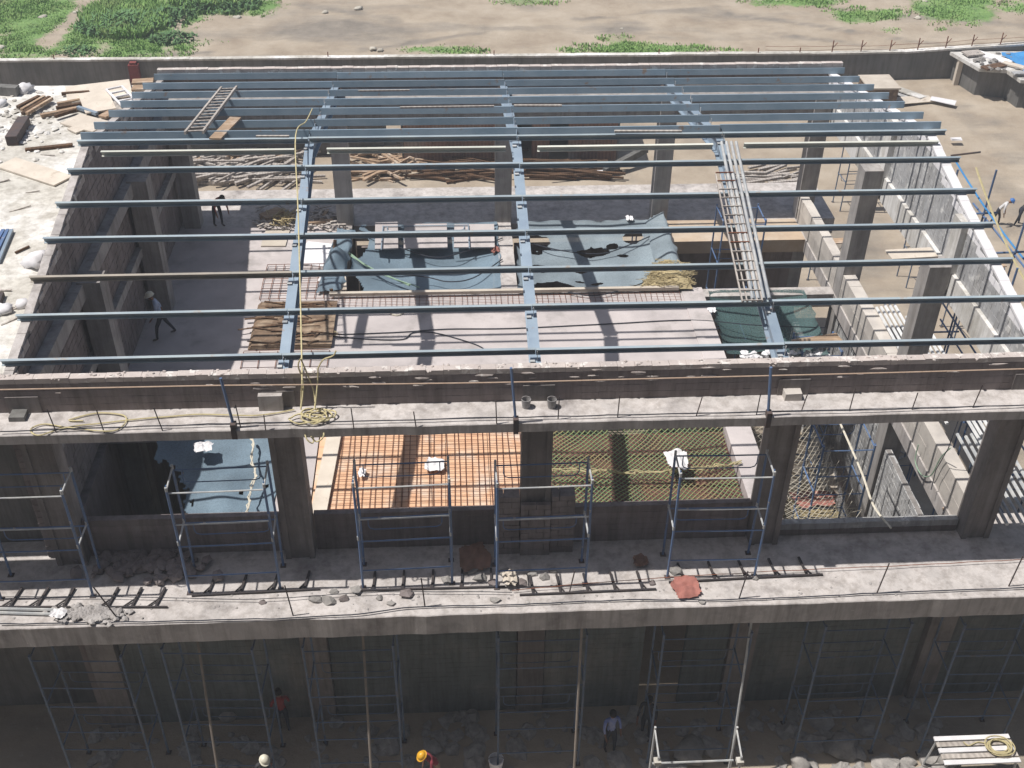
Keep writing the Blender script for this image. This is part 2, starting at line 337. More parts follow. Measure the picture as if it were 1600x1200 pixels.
for i,(px,py,sz,hh,lab) in enumerate(((190,42,3.2,1.5,'large dark green clump of tall weeds in the field at upper left'),(252,30,2.6,1.2,'dark green weed clump just right of the largest one at upper left'),(345,8,3.0,1.2,'low dark weed clump at the very top of the picture, right of the grass'),(270,62,1.6,.9,'small weed clump at the end of the grass strip near the plot wall'),(120,80,1.3,.5,'thin weed patch beside the footpath by the plot wall'))):
    v=az(px,py,Z0); m=MB()
    for k in range(int(260*sz/2)):
        a=random.uniform(0,2*PI); rr=sz*math.sqrt(random.random()); c=v+Vector((math.cos(a)*rr,math.sin(a)*rr*.8,-.05)); H=hh*random.uniform(.4,1)*(1-.5*rr/sz)
        b=random.uniform(0,2*PI); d=Vector((math.cos(b),math.sin(b),0)); s_=Vector((-d.y,d.x,0))*.06
        m.add([c-s_,c+s_,c+d*H*.2+Vector((0,0,H*.6))+s_*1.4,c+d*H*.2+Vector((0,0,H*.6))-s_*1.4,c+d*H*.7+Vector((0,0,H*.8))],[(0,1,2,3),(3,2,4)])
    solo(m,'weed_clump',LEAFM,lab,'plant','weed clumps in the field')
# pale litter and stones in the field
def stone(c,r,flat=.6,seed=0):
    m=MB(); bm=bmesh.new(); bmesh.ops.create_icosphere(bm,subdivisions=2 if r>.19 else 1,radius=r)
    for v in bm.verts:
        n=noise.noise(v.co/r*1.5+Vector((seed*3.1,seed*1.7,0)))*.75; v.co*=1+n; v.co.z*=flat
    o=len(m.v); m.add([v.co+Vector(c) for v in bm.verts],[tuple(v.index for v in f.verts) for f in bm.faces]); bm.free(); return m
PALE=mat('pale_litter',(.52,.49,.42),(.4,.37,.31),4,bump=.4)
for i,(px,py,r,lab) in enumerate(((69,28,.42,'pale lump lying alone in the green grass at far left'),(120,20,.3,'small pale lump on the footpath edge at upper left'),(371,28,.35,'pale stone at the top edge of the dirt, right of the tall weeds'),(508,20,.3,'pale yellow stone near the top, left one of a pair'),(560,14,.4,'white stone at the top centre-left, right one of a pair'),(583,77,.3,'dark-shadowed stone just behind the plot wall, left of centre'),(594,79,.28,'second stone behind the plot wall beside a similar one'),(972,46,.22,'tiny white scrap in the middle of the far dirt'),(1445,3,.3,'white scrap at the top edge on the right'),(1434,29,.3,'white scrap on bare dirt between the two right grass patches'),(2,75,.35,'pale stone by the plot wall at the left edge'),(156,31,.22,'tiny pale lump beside the tall weeds'))):
    solo(stone(az(px,py,Z0)+Vector((0,0,.05)),r*.8,.4,i),'stone',PALE,lab,'stone',smooth=True)
# ------------------------------------------------------------------ PLOT WALL (far fence)
FY=48.08
def ftop(x):
    return -10.27+(.9*max(0,(x-26)/12))*.75
B=thing('boundary_wall','long dark plastered plot wall with a pale coping behind the building','wall',(0,FY,Z0))
m=MB(); m.prism([(-60,Z0-.3),(60,Z0-.3),(60,-8.1),(34.6,-9.66),(30,-10.0),(24,-10.3),(-60,-10.3)],'y',FY,FY+.2); m.build('wall_panel',STUCCO,B)
m=MB()
x=-60
while x<59:
    x2=x+3; m.obox((x,FY+.1,ftop(x)+.05+random.uniform(-.02,.02)),(x2,FY+.1,ftop(x2)+.05),.42,.11); x=x2
m.build('coping',CONCW,B)
for i,px in enumerate((1300,1345,1390,1433,1476,1516,1560,1598,512,1185,1030,772,1250,82)):
    p=ay(px,85,FY); tz=ftop(p.x)+.1; big=px>1290; h=.75 if big else .3
    m=MB(); b=Vector((p.x,FY+.1,tz)); m.tube([b,b+Vector((0,0,h))],.035); 
    if big: m.tube([b+Vector((0,0,h*.35)),b+Vector((.3,.1,h*.75))],.025)
    m.build('post',RUST,B)
m=MB()
for hh in (.25,.5):
    pts=[]; x=18
    while x<46: pts.append((x,FY+.1,ftop(x)+hh+random.uniform(-.04,.04))); x+=1.2
    m.tube(pts,.012,4)
m.build('barbed_wire',RUST,B)
m=MB(); p=ay(210,118,FY-.5); m.box(p.x-.3,p.x+.3,FY-.5,FY-.1,Z0,Z0+1.6); m.box(p.x-.2,p.x+.2,FY-.45,FY-.15,Z0+1.6,Z0+1.75)
solo(m,'oil_drum_stack',GLASSY,'red drum standing against the plot wall at upper left','drum')
# return wall and flat roofed shed at the right
B=thing('site_shed','flat roofed dark shed with a pale slab roof at the right of the plot wall','shed',tuple(az(1560,170,Z0)))
pts=[(30.3,47.9),(31.0,45.6),(32.7,45.2),(32.9,43.6),(40,42.3),(40,47.9)]
m=MB(); m.prism([(a,b) for a,b in pts],'z',Z0-.2,-10.35); m.build('wall',STUCCO,B)
m=MB(); m.prism([(29.9,48.0),(30.7,45.1),(32.3,44.8),(32.5,43.2),(40.4,41.9),(40.4,48.0)],'z',-10.35,-10.15); m.build('roof_slab',CONCW,B)
m=MB(); m.box(30.2,30.5,47.0,47.3,Z0,-10.36); m.build('door_post',PLYL,B)
q=MB(); nn=7
vs=[]; 
for j in range(nn):
    for i in range(nn): vs.append((33.1+i*.9+.2*math.sin(j),44.3+j*.55,-10.05+.16*noise.noise(Vector((i*.7,j*.7,1)))))
q.add(vs,[(j*nn+i,j*nn+i+1,(j+1)*nn+i+1,(j+1)*nn+i) for j in range(nn-1) for i in range(nn-1)])
solo(q,'tarpaulin',TARP,'bright blue tarpaulin spread on the shed roof at the far right','tarpaulin')
for i,(x,y,l,w,a,mt,lab) in enumerate(((32.2,46.8,2.4,.7,-.9,WHITE,'long white board on the shed roof beside the blue tarpaulin'),(31.6,45.2,1.6,.6,.4,WOODD,'dark plank lying at the front corner of the shed roof'),(33.2,45.0,2.2,.5,-.8,PLYL,'pale plank between white board and blue tarpaulin on the shed roof'),(31.1,47.3,1.2,.8,.2,WOODG,'grey board at the back corner of the shed roof'),(33.0,43.9,1.6,.45,.1,BLOCK,'grey slab piece on the front edge of the shed roof'))):
    m=MB(); d=Vector((math.cos(a),math.sin(a),0))*l/2; c=Vector((x,y,-10.15+.06+.03*i)); m.obox(c-d,c+d,w,.1); solo(m,'board',mt,lab,'board')
m=MB()
for i in range(26):
    c=Vector((random.uniform(30.4,33.6),random.uniform(44.8,47.6),-10.08)); s_=stone(c,random.uniform(.1,.26),.5,i); m.add(s_.v,s_.f)
solo(m,'rubble',STONE,'loose grey rubble strewn on the shed roof at far right','rubble',kind='stuff')
# crate and sheets by the wall
p=az(1375,163,Z0); B=thing('wooden_crate','orange brown plywood site box with a pale lid beyond the right gable wall','crate',tuple(p))
m=MB(); m.box(p.x-.9,p.x+.9,p.y-.2,p.y+1.9,Z0,Z0+1.05); m.build('box_body',PLYB,B)
m=MB(); m.box(p.x-1.0,p.x+1.0,p.y-.3,p.y+2.0,Z0+1.052,Z0+1.13,.03); m.build('lid',PLYL,B)
for i,(px,py,l,w,a,mt,lab) in enumerate(((1408,147,3.2,1.3,-1.0,BLOCK,'grey corrugated sheet lying right of the plywood site box'),(1425,160,2.6,1.0,.15,PLYL,'pale curled sheet on the dirt beside the grey corrugated one'),(1420,150,2.0,.8,-.9,CONCW,'narrow pale sheet lying over the grey corrugated one'),(1472,164,1.5,.6,-.5,WHITE,'white sheet alone on the dirt at upper right'),(1492,225,.6,.3,0,WHITE,'small white scrap on the dirt right of the gable wall'))):
    c=az(px,py,Z0)+Vector((0,0,.12+.05*i)); d=Vector((math.cos(a),math.sin(a),0))*l/2; m=MB(); m.obox(c-d,c+d,w,.05,(.1,0,1),.04); solo(m,'sheet',mt,lab,'sheet')
# yard sheds seen through the back openings
p0=az(632,258,Z0); p1=az(960,246,Z0)
B=thing('tin_shed','long rusty sheet metal shed standing in the yard seen under the roof beams','shed',tuple((p0+p1)/2))
yb=p0.y
m=MB()
for (xa,xb) in ((p0.x,p0.x+5.6),(p0.x+7.0,p0.x+8.0),(p0.x+9.0,p1.x)):
    x=xa
    while x<xb-.05:
        m.box(x+.01,min(x+.8,xb)-.01,yb+random.uniform(0,.05),yb+.09,Z0,-8.65+random.uniform(-.12,.05)); x+=.8
m.build('front_sheets',RUSTP,B)
m=MB(); m.box(p0.x,p1.x,yb+3,yb+3.1,Z0,-8.5); m.box(p0.x-.1,p0.x-.02,yb,yb+3.1,Z0,-8.5); m.box(p1.x+.02,p1.x+.1,yb,yb+3.1,Z0,-8.5); m.build('back_wall',STUCCO,B)
m=MB(); m.obox((p0.x-.2,yb+1.5,-8.45),(p1.x+.2,yb+1.5,-8.45),3.6,.08,(0,-.05,1)); m.build('roof',STUCCO,B)
p0=az(262,246,Z0); p1=az(606,246,Z0)
B=thing('block_shed','long low dark plastered shed in the yard seen under the roof at upper left','shed',tuple((p0+p1)/2))
m=MB(); m.box(p0.x,p1.x-.2,p0.y,p0.y+3,Z0,-9.0); m.build('wall',STUCCO,B)
m=MB(); m.obox((p0.x-.2,p0.y+1.5,-8.93),(p1.x-.1,p0.y+1.5,-8.93),3.5,.12); m.build('roof_slab',STUCCO,B)
B=thing('unseen_shading_building','tall plain building behind the viewpoint, unseen, added to darken the shaded front','building',(0,-30,Z0))  # unseen block behind the camera, added to keep sky light off the front
m=MB(); m.box(-45,45,-36,-23.5,Z0,34); m.build('wall',STUCCO,B)
for k in range(14):
    for fl in range(10):
        x=-42+k*6.2; z=Z0+1.2+fl*4.4; m=MB(); m.box(x,x+2.4,-23.499,-23.44,z,z+1.8); f=m.build('window',CONCD,B)
B=thing('plywood_panel_fence','orange brown board fence in the yard behind the right-hand rafter','fence',tuple(az(1220,185,Z0)))
a=az(1150,188,Z0); m=MB()
x=a.x
while x<a.x+7.5: m.box(x+.02,x+1.2,a.y,a.y+.08,Z0,Z0+1.05+random.uniform(-.05,.05)); x+=1.22
m.build('board_panel',PLYB,B); m=MB(); 
for k in range(4): m.box(a.x+k*2.4,a.x+k*2.4+.12,a.y+.1,a.y+.22,Z0,Z0+1.3)
m.build('fence_post',WOODD,B)
# ------------------------------------------------------------------ NEIGHBOURING FLAT ROOF (left)
B=thing('neighbouring_building','neighbouring flat roof of sun-bleached concrete at the left edge','building',(-20,9,Z0))
m=MB(); m.box(-40,-12.44,.32,18.4,-.35,0); m.build('roof_slab',CONCW,B)
m=MB(); m.box(-39.8,-12.75,.9,18.2,Z0,-.352); m.build('wall',STUCCO,B)
m=MB()
for k in range(34):
    c=Vector((random.uniform(-17.5,-12.7),random.uniform(1.6,13),.0)); a=random.uniform(-.4,1.1); d=Vector((math.cos(a),math.sin(a),0))*random.uniform(.1,.35); m.obox(c-d,c+d+Vector((0,0,.04)),random.uniform(.02,.06),.03)
solo(m,'debris',WOODG,'splinters and scraps scattered on the neighbouring white roof','debris',kind='stuff')
m=MB()
for k in range(120):
    c=az(random.gauss(35,32),random.gauss(195,26),.02)
    if c.x>-12.8 or c.y>18: continue
    s_=stone(c,random.uniform(.03,.15),.4,k); m.add(s_.v,s_.f)
solo(m,'plaster_rubble',CONCW,'white plaster rubble heaped on the neighbouring roof at upper left','rubble',kind='stuff')
def board_px(a,b,w,h,z,mt,lab,name='plank',cat='plank',group=None,lift=0):
    p=az(a[0],a[1],z); q=az(b[0],b[1],z+lift); m=MB(); m.obox(p+Vector((0,0,h/2)),q+Vector((0,0,h/2)),w,h,(0,0,1),.004); return solo(m,name,mt,lab,cat,group)
G='planks and boards on the neighbouring roof'
for a,b,w,h,z,mt,lab in (((10,255),(100,284),.75,.05,.02,PLYL,'wide pale board on the white roof, nearest one below the rubble'),
  ((40,236),(114,228),.14,.08,.02,WOODD,'single dark batten lying flat below the white rubble'),
  ((104,150),(205,138),1.5,.06,.05,PLYL,'largest pale plywood sheet at the back of the neighbouring roof'),
  ((145,145),(158,175),1.0,.05,.12,PLYL,'pale plywood sheet leaning over the large one, near the roof purlins'),
  ((180,160),(168,172),1.1,.05,.1,WOODG,'grey board beside the small window frame on the neighbouring roof'),
  ((207,130),(240,128),.4,.08,.1,WOOD,'short timber by the gable end, the farthest one'),
  ((207,140),(238,139),.4,.08,.1,WOOD,'short timber by the gable end, second farthest'),
  ((110,187),(160,200),.9,.05,.03,PLYL,'pale board below the pile of battens beside the purlin ends'),
  ((112,206),(134,198),.5,.05,.03,PLYL,'small pale board nearest to the ridge purlin end'),
  ((90,165),(145,155),.12,.1,.05,WOOD,'upper brown batten of the batten pile on the neighbouring roof'),
  ((88,171),(146,162),.12,.1,.05,WOODD,'dark middle batten of the batten pile'),
  ((64,183),(122,171),.16,.1,.05,WOOD,'long lower batten of the batten pile'),
  ((86,184),(118,174),.12,.1,.09,WOODD,'dark short batten crossing the lower end of the batten pile'),
  ((122,170),(152,180),.12,.1,.09,STEELR,'blue painted bar lying against the pale plywood sheet'),
  ((28,170),(62,153),.12,.1,.1,WOODD,'leftmost of the slanting brown poles on the neighbouring roof'),
  ((34,174),(70,153),.10,.1,.1,WOOD,'second of the slanting brown poles from the left'),
  ((36,180),(78,154),.12,.1,.12,WOODD,'dark third of the slanting poles from the left'),
  ((42,180),(82,156),.10,.1,.12,WOOD,'rightmost of the slanting brown poles'),
  ((97,149),(140,146),.12,.1,.05,WOODD,'dark batten in front of the largest plywood sheet'),
  ((160,185),(200,163),.3,.08,.06,WOOD,'brown plank pointing at the purlin ends on the neighbouring roof'),
  ((20,227),(40,195),.35,.3,.02,DARKST,'dark steel channel standing among the white rubble'),
  ((0,146),(30,148),.3,.3,.02,STUCCO,'dark beam end at the back corner of the roof, far left'),
  ((-12,395),(6,362),.09,.09,.02,SCAF,'leftmost blue tube at the left picture edge'),
  ((-6,400),(13,362),.09,.09,.02,SCAF,'middle blue tube at the left picture edge'),
  ((-2,412),(19,362),.09,.09,.02,STEELR,'rightmost blue tube at the left picture edge'),
  ((-10,500),(4,462),.12,.12,.02,DARKST,'black bar end at the left picture edge below the blue tubes'),
  ((24,396),(46,386),.05,.05,.02,WOODD,'thin dark stick lying right of the blue tubes')):
    board_px(a,b,w,h,z,mt,lab,group=G)
p=az(178,150,.25); B=thing('window_frame','small white four-bay frame lying on plywood by the purlin ends','frame',tuple(p))
d=(az(190,165,.25)-az(166,140,.25)); u=d.normalized(); s_=Vector((-u.y,u.x,0)).normalized(); c0=az(166,140,.25)
m=MB(); 
for k in (0,1): m.obox(c0+s_*(.0+.55*k),c0+d+s_*(.55*k),.07,.06)
m.build('side_rail',WHITE,B); m=MB()
for k in range(5): e=c0+d*(k/4.); m.obox(e,e+s_*.55,.06,.05)
m.build('cross_bar',WHITE,B)
for i,(px,py,r,lab) in enumerate(((41,143,.28,'round white bundle at the back edge of the neighbouring roof'),(60,414,.33,'crumpled white bag at the roof edge, above the smaller white lump'),(6,488,.2,'white lump at the left edge below the crumpled bag'),(2,165,.2,'pale lump at the far left of the roof behind the rubble'),(36,478,.18,'flat white scrap near the wall head, lower left'))):
    solo(stone(az(px,py,0)+Vector((0,0,r*.4)),r,.7,i+40),'white_bag',WHITE,lab,'bag',smooth=True)
# ------------------------------------------------------------------ THE BUILDING
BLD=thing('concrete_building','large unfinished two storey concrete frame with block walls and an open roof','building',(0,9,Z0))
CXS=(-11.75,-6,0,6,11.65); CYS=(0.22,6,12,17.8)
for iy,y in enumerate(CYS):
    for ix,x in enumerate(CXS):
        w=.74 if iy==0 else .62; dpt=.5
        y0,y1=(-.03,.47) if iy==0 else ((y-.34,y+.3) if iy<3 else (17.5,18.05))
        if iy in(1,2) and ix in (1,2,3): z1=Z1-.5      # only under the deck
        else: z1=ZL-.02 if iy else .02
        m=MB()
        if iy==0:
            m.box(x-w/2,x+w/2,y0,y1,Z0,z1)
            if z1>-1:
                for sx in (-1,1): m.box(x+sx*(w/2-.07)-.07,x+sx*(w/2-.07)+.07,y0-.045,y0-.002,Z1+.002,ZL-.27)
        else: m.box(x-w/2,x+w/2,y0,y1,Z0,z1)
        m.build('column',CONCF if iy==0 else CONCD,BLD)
# floor deck at Z1
def slab(x0,x1,y0,y1,z0,z1,mt,name='floor_slab'):
    m=MB(); m.box(x0,x1,y0,y1,z0,z1); return m.build(name,mt,BLD)
TH=.18
# front balcony: outer ledge with irregular edge, and edge beam
def ledge(name,y0,y1,z0,z1,mt,x0=-26,x1=17,jit=.02,beam=None):
    m=MB(); n=150; vs=[];fs=[]
    for i in range(n+1):
        x=x0+(x1-x0)*i/n; e=y0+jit*noise.noise(Vector((x*1.3,y0,5)))*1.6+random.uniform(-.006,.006)
        zt=z1+.008*noise.noise(Vector((x*.8,1,2)))
        vs+=[(x,e,z0),(x,e-.0,zt-.02),(x,e+.02,zt),(x,(y0+y1)/2,zt+.006*noise.noise(Vector((x*2,3,2)))),(x,y1,z1),(x,y1,z0)]
    for i in range(n):
        a=i*6; b=a+6
        for k in range(6): fs.append((a+k,b+k,b+(k+1)%6,a+(k+1)%6))
    fs+= [tuple(range(6)),tuple(range(n*6,n*6+6))[::-1]]
    m.add(vs,fs); return m.build(name,mt,BLD)
ledge('balcony_slab',-2.13,-.03,Z1-.66,Z1,CONC)  # left end lengthened out of view to shade the ground below
slab(-26,17,-.03,.85,Z1-.6,Z1-.004,CONC)
ledge('mid_ledge',-.84,-.002,-.69,ZL,CONC,jit=.015)
slab(-12.3,12.4,-.002,.42,-.9,ZL-.004,CONCD,'ring_beam')
slab(-12.3,12.4,17.6,18.9,-1.25,ZL-.004,CONCD,'ring_beam')
ledge('mid_ledge',18.9,19.75,-.69,ZL,CONC,x0=-12.4,x1=12.6,jit=.015)
slab(-13,12.9,17.5,20.6,Z1-.66,Z1,CONC,'balcony_slab')
# deck beams round the openings and the deck itself
slab(-12.3,-6.02,5.0,17.5,Z1-TH,Z1,CONCS)
slab(-6.9,-5.95,.85,5.0,Z1-TH-.3,Z1-.002,CONCS)
slab(-6.02,6.0,7.2,12.55,Z1-TH,Z1-.001,CONCS)
slab(-6.02,6.02,5.0,7.2,Z1-TH,Z1-.003,CONCS)
slab(6.0,6.75,.85,12.6,Z1-.5,Z1+.03,CONCS,'deck_beam')
slab(-.28,.28,12.55,17.5,Z1-.5,Z1+.05,CONC,'deck_beam')
slab(-6.02,-5.75,12.55,17.5,Z1-.5,Z1+.02,CONC,'deck_beam')
slab(5.72,6.3,12.6,17.5,Z1-.5,Z1+.02,CONC,'deck_beam')
slab(6.75,11.3,12.0,12.5,Z1-.5,Z1+.02,CONC,'deck_beam')
slab(6.3,11.3,15.85,17.5,Z1-.5,Z1+.02,mat('sandy_screed',(.48,.38,.28),(.40,.31,.23),1.5,c3=(.52,.45,.37)),'deck_beam')
for xa,xb in ((-12.1,-6.4),(-5.6,-.4),(.4,5.6),(6.4,11.3)):
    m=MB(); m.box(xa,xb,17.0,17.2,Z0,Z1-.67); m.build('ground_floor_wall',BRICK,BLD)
slab(11.3,12.3,.85,17.5,Z1-.5,Z1+.0,CONC,'deck_beam')
# roof parapet walls
def zt_front(a): return .50+.01*noise.noise(Vector((a*.9,0,0)))
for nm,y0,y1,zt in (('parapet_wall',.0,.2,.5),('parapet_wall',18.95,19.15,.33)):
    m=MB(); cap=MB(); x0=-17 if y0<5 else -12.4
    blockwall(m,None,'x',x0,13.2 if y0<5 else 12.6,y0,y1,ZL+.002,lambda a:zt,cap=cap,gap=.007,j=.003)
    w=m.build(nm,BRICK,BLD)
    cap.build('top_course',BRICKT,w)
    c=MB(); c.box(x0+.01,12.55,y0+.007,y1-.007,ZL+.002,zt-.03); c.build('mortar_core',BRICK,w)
    if y0<5:
        k=MB()      # mortar lumps and patched render on the wall head
        for i in range(240):
            x=random.uniform(-13,12.6); 
            s_=stone((x,random.uniform(-.02,.21),zt+random.uniform(-.02,.02)),random.uniform(.015,.045),.5,i); k.add(s_.v,s_.f)
        for i in range(46):
            x=-1.5+random.gauss(0,4.5); s_=stone((x,-.012,random.uniform(.05,.42)),random.uniform(.03,.09),.35,i)
            k.add([Vector((v.x+(v.x-x)*1.5,-.012+(v.y+.012)*.25,v.z)) for v in s_.v],s_.f)
        k.build('mortar_droppings',BRICKT,w)
# gable walls
def zt_gab(y): return roofz(y)-.23
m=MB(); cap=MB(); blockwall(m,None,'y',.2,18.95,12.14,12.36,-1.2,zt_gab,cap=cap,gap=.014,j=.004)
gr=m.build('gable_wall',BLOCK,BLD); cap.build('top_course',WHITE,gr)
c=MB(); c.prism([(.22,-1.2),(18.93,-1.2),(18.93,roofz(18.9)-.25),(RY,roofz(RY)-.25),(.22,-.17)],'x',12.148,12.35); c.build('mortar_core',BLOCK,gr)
for xx,mt_ in ((12.25,WHITE),(-12.32,CONC)):
    for ya,yb in ((.2,RY-.01),(RY+.01,19.1)):
        q=MB(); n_=24
        for k in range(n_):
            a_=ya+(yb-ya)*k/n_; b_=ya+(yb-ya)*(k+1)/n_; j_=random.uniform(-.012,.012)
            q.obox((xx+j_,a_,roofz(a_)-.185+j_),(xx+j_,b_,roofz(b_)-.185),.27 if xx>0 else .22,.07)
        q.build('coping',mt_,BLD)
m=MB(); m.box(12.02,12.42,.42,17.6,-1.5,-1.2); m.box(12.02,12.136,.42,17.6,-1.2,-.7); m.build('gable_beam',CONCW,BLD)
m=MB()
for y in (6,12): m=MB(); m.box(11.36,12.019,y-.25,y+.25,-.95,-.55); m.build('bracket_beam',CONCW,BLD)
for y in (6,12): m=MB(); m.box(11.95,12.138,y-.3,y+.3,-1.198,roofz(y)-.3); m.build('wall_stiffener',CONCW,BLD)
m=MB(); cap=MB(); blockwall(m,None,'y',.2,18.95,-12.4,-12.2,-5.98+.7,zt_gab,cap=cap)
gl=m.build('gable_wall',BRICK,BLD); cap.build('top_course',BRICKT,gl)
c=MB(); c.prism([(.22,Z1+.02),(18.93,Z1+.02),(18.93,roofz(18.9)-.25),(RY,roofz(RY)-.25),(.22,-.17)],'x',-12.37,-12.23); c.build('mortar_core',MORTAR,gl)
m=MB(); m.box(-12.198,-11.9,.42,17.5,-.95,-.5); m.box(-12.198,-12.0,.42,17.5,-3.1,-2.8); m.build('gable_beam',CONCD,BLD)
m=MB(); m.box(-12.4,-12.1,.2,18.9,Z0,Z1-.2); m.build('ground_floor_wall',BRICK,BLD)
# low walls between the front columns on the deck
def lowwall(x0,x1,h,y=.25,mt=BRICK,capm=None):
    m=MB(); c=MB(); blockwall(m,None,'x',x0,x1,y,y+.18,Z1+.002,lambda a:Z1+h,cap=c,gap=.007,j=.003); w=m.build('low_wall',mt,BLD); q=MB(); q.box(x0+.005,x1-.005,y+.007,y+.173,Z1+.003,Z1+h-.03); q.build('mortar_core',mt,w)
    if c.v: c.build('top_course',capm or mt,w)
lowwall(-11.36,-6.4,1.25); lowwall(-5.6,-.39,1.25); lowwall(.39,5.6,1.25); lowwall(6.4,11.25,.42,capm=BLOCK)
m=MB(); blockwall(m,None,'x',-1.0,-.39,-.12,.23,Z1+.002,lambda a:Z1+1.95); blockwall(m,None,'x',.39,1.0,-.12,.23,Z1+.002,lambda a:Z1+1.95); blockwall(m,None,'x',-.38,.38,-.2,-.08,Z1+.002,lambda a:Z1+1.75)
m.build('block_pier',BRICK,BLD)
# edge wall on the right side of the deck (thick, pale) and ground floor walls
for (y0,y1,h,t) in ((.5,5.65,1.02,.42),(6.35,11.65,1.02,.42),(12.35,17.4,1.02,.34)):
    m=MB(); c=MB(); blockwall(m,None,'y',y0,y1,11.35,11.35+t,Z1+.002,lambda a:Z1+h,bl=1.3,bh=.5,gap=.008,cap=c)
    w=m.build('edge_wall',BLOCKC,BLD); 
    if c.v: c.build('top_course',BLOCKC,w)
for (y0,y1,zt) in ((.5,5.6,-6.9),(6.35,11.65,-6.05),(12.35,17.5,-9)):
    m=MB(); blockwall(m,None,'y',y0,y1,11.42,11.62,Z0,lambda a:zt,gap=.02)
    w=m.build('ground_floor_wall',BLOCK,BLD); c=MB(); c.box(11.45,11.59,y0+.01,y1-.01,Z0,zt-.1); c.build('mortar_core',MORTAR,w)
for x0,x1,zt in ((-11.3,-6.4,-6.0),(-5.6,-.4,-6.0),(.4,3.2,-6.0),(4.4,5.6,-6.0),(6.4,11.2,-6.0),(12.1,18,-6.0)):  # last wall, right of the corner column, added to hide a sunlit ground patch
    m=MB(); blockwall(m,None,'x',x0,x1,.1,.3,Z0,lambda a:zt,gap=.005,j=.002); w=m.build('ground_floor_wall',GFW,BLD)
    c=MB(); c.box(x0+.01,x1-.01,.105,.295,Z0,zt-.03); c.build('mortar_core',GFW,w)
# starter bars on the mid ledge and on the balcony edge
def barpx(px,py0,py1,y,z,parent=BLD):
    pass
for px,py,l,t in ((88,676,.62,-.12),(163,676,.62,-.1),(254,673,.62,-.16),(376,668,.6,-.07),(415,672,.4,0),(553,670,.55,-.05),(650,667,.4,-.1),(776,662,.62,-.03),(872,655,.6,.02),(965,652,.6,.03),(1088,650,.5,.18),(1182,648,.6,.05),(1252,643,.45,.18),(1327,642,.6,.07),(1425,640,.45,.12),(1520,637,.6,.15)):
    p=az(px,py,ZL); m=MB(); m.tube([p,p+Vector((t*l,.05,l))],.014,5); m.build('starter_bar',DARKST,BLD)
for px,py,l,t in ((458,962,1.0,-.1),(664,948,.95,-.06),(1155,935,.9,.12),(1370,927,1.0,.12),(1576,916,1.0,.1),(185,968,1.1,-.35),(890,925,.7,.15)):
    p=az(px,py,Z1); m=MB(); m.tube([p,p+Vector((t*l,.05,l))],.018,5); m.build('starter_bar',DARKST,BLD)
# ------------------------------------------------------------------ STEEL ROOF FRAME
PYS=[1.125,2.6,3.96,5.4,6.8,8.24,9.06,9.53,9.93,11.28,12.86,14.25,15.69,17.16,18.84]
RF=thing('steel_roof_frame','open grid of teal steel purlins on three rafters over the building','roof frame',(0,RY,Z1))
def channel(m,x0,x1,y,z,slope,h=.2,w=.09,t=.012,flip=False):
    e0,e1=random.uniform(-.02,.02),random.uniform(-.02,.02)
    n=Vector((0,-math.sin(slope),math.cos(slope))); s_=Vector((0,math.cos(slope),math.sin(slope)))
    pts=[(0,0),(w,0),(w,t),(t,t),(t,h-t),(w,h-t),(w,h),(0,h)]
    vs=[]
    for x in (x0,x1):
        for a,b in pts: vs.append(Vector((x,y+(e0 if x==x0 else e1),z))+s_*(w-a if flip else a)+n*b)
    k=len(pts); m.add(vs,[(0,1,2,3),(0,3,4,7),(4,5,6,7),(k,k+3,k+2,k+1),(k,k+7,k+4,k+3),(k+4,k+7,k+6,k+5)]+[(i,k+i,k+(i+1)%k,(i+1)%k) for i in range(k)])
SL=math.atan(TA)
for i,y in enumerate(PYS):
    back=y>RY; sl=-SL if back else SL; z=roofz(y)-.14
    for b,(x0,x1) in enumerate(((-12.52,-6.0),(-6.0,0),(0,6.0),(6.0,12.66))):
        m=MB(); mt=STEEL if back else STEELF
        if i==6:
            x0+= .55; x1-=.35; mt=STEELC
            if b==0: x0+=.2
            z_=z-.04
        else: z_=z
        if i==2 and b==0: mt=STEELB
        dz=random.uniform(-.008,.008)
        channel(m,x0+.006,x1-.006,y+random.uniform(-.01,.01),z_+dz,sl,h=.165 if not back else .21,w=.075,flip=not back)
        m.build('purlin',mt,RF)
for x in (-6,0,6):
    for side in (0,1):
        m=MB()
        ya,yb=(.95,9.72) if side==0 else (9.76,18.7)
        sl=SL if side==0 else -SL
        a=Vector((x,ya,roofz(ya)-.30)); b=Vector((x,yb,roofz(yb)-.30))
        m.obox(a,b,.25,.03,(0,0,1)); m.obox(a-Vector((0,0,.44)),b-Vector((0,0,.44)),.25,.03); m.obox(a-Vector((0,0,.22)),b-Vector((0,0,.22)),.05,.41)
        R_=m.build('rafter',STEELR,RF)
        for y in PYS:
            if ya<y<yb+.3 and abs(y-9.06)>.01:
                m=MB(); m.box(x+.03,x+.04,y-.07,y-.01,roofz(y)-.28,roofz(y)-.02); m.box(x-.14,x-.02,y-.12,y-.01,roofz(y)-.284,roofz(y)-.26); m.build('cleat',SCAFL,R_)
    for ya in (.75,18.6):
        m=MB(); m.box(x-.16,x+.16,ya-.1,ya+.22,ZL+.0,roofz(ya)-.66 if roofz(ya)-.66>ZL+.05 else ZL+.06); m.build('base_plate',DARKST,RF)
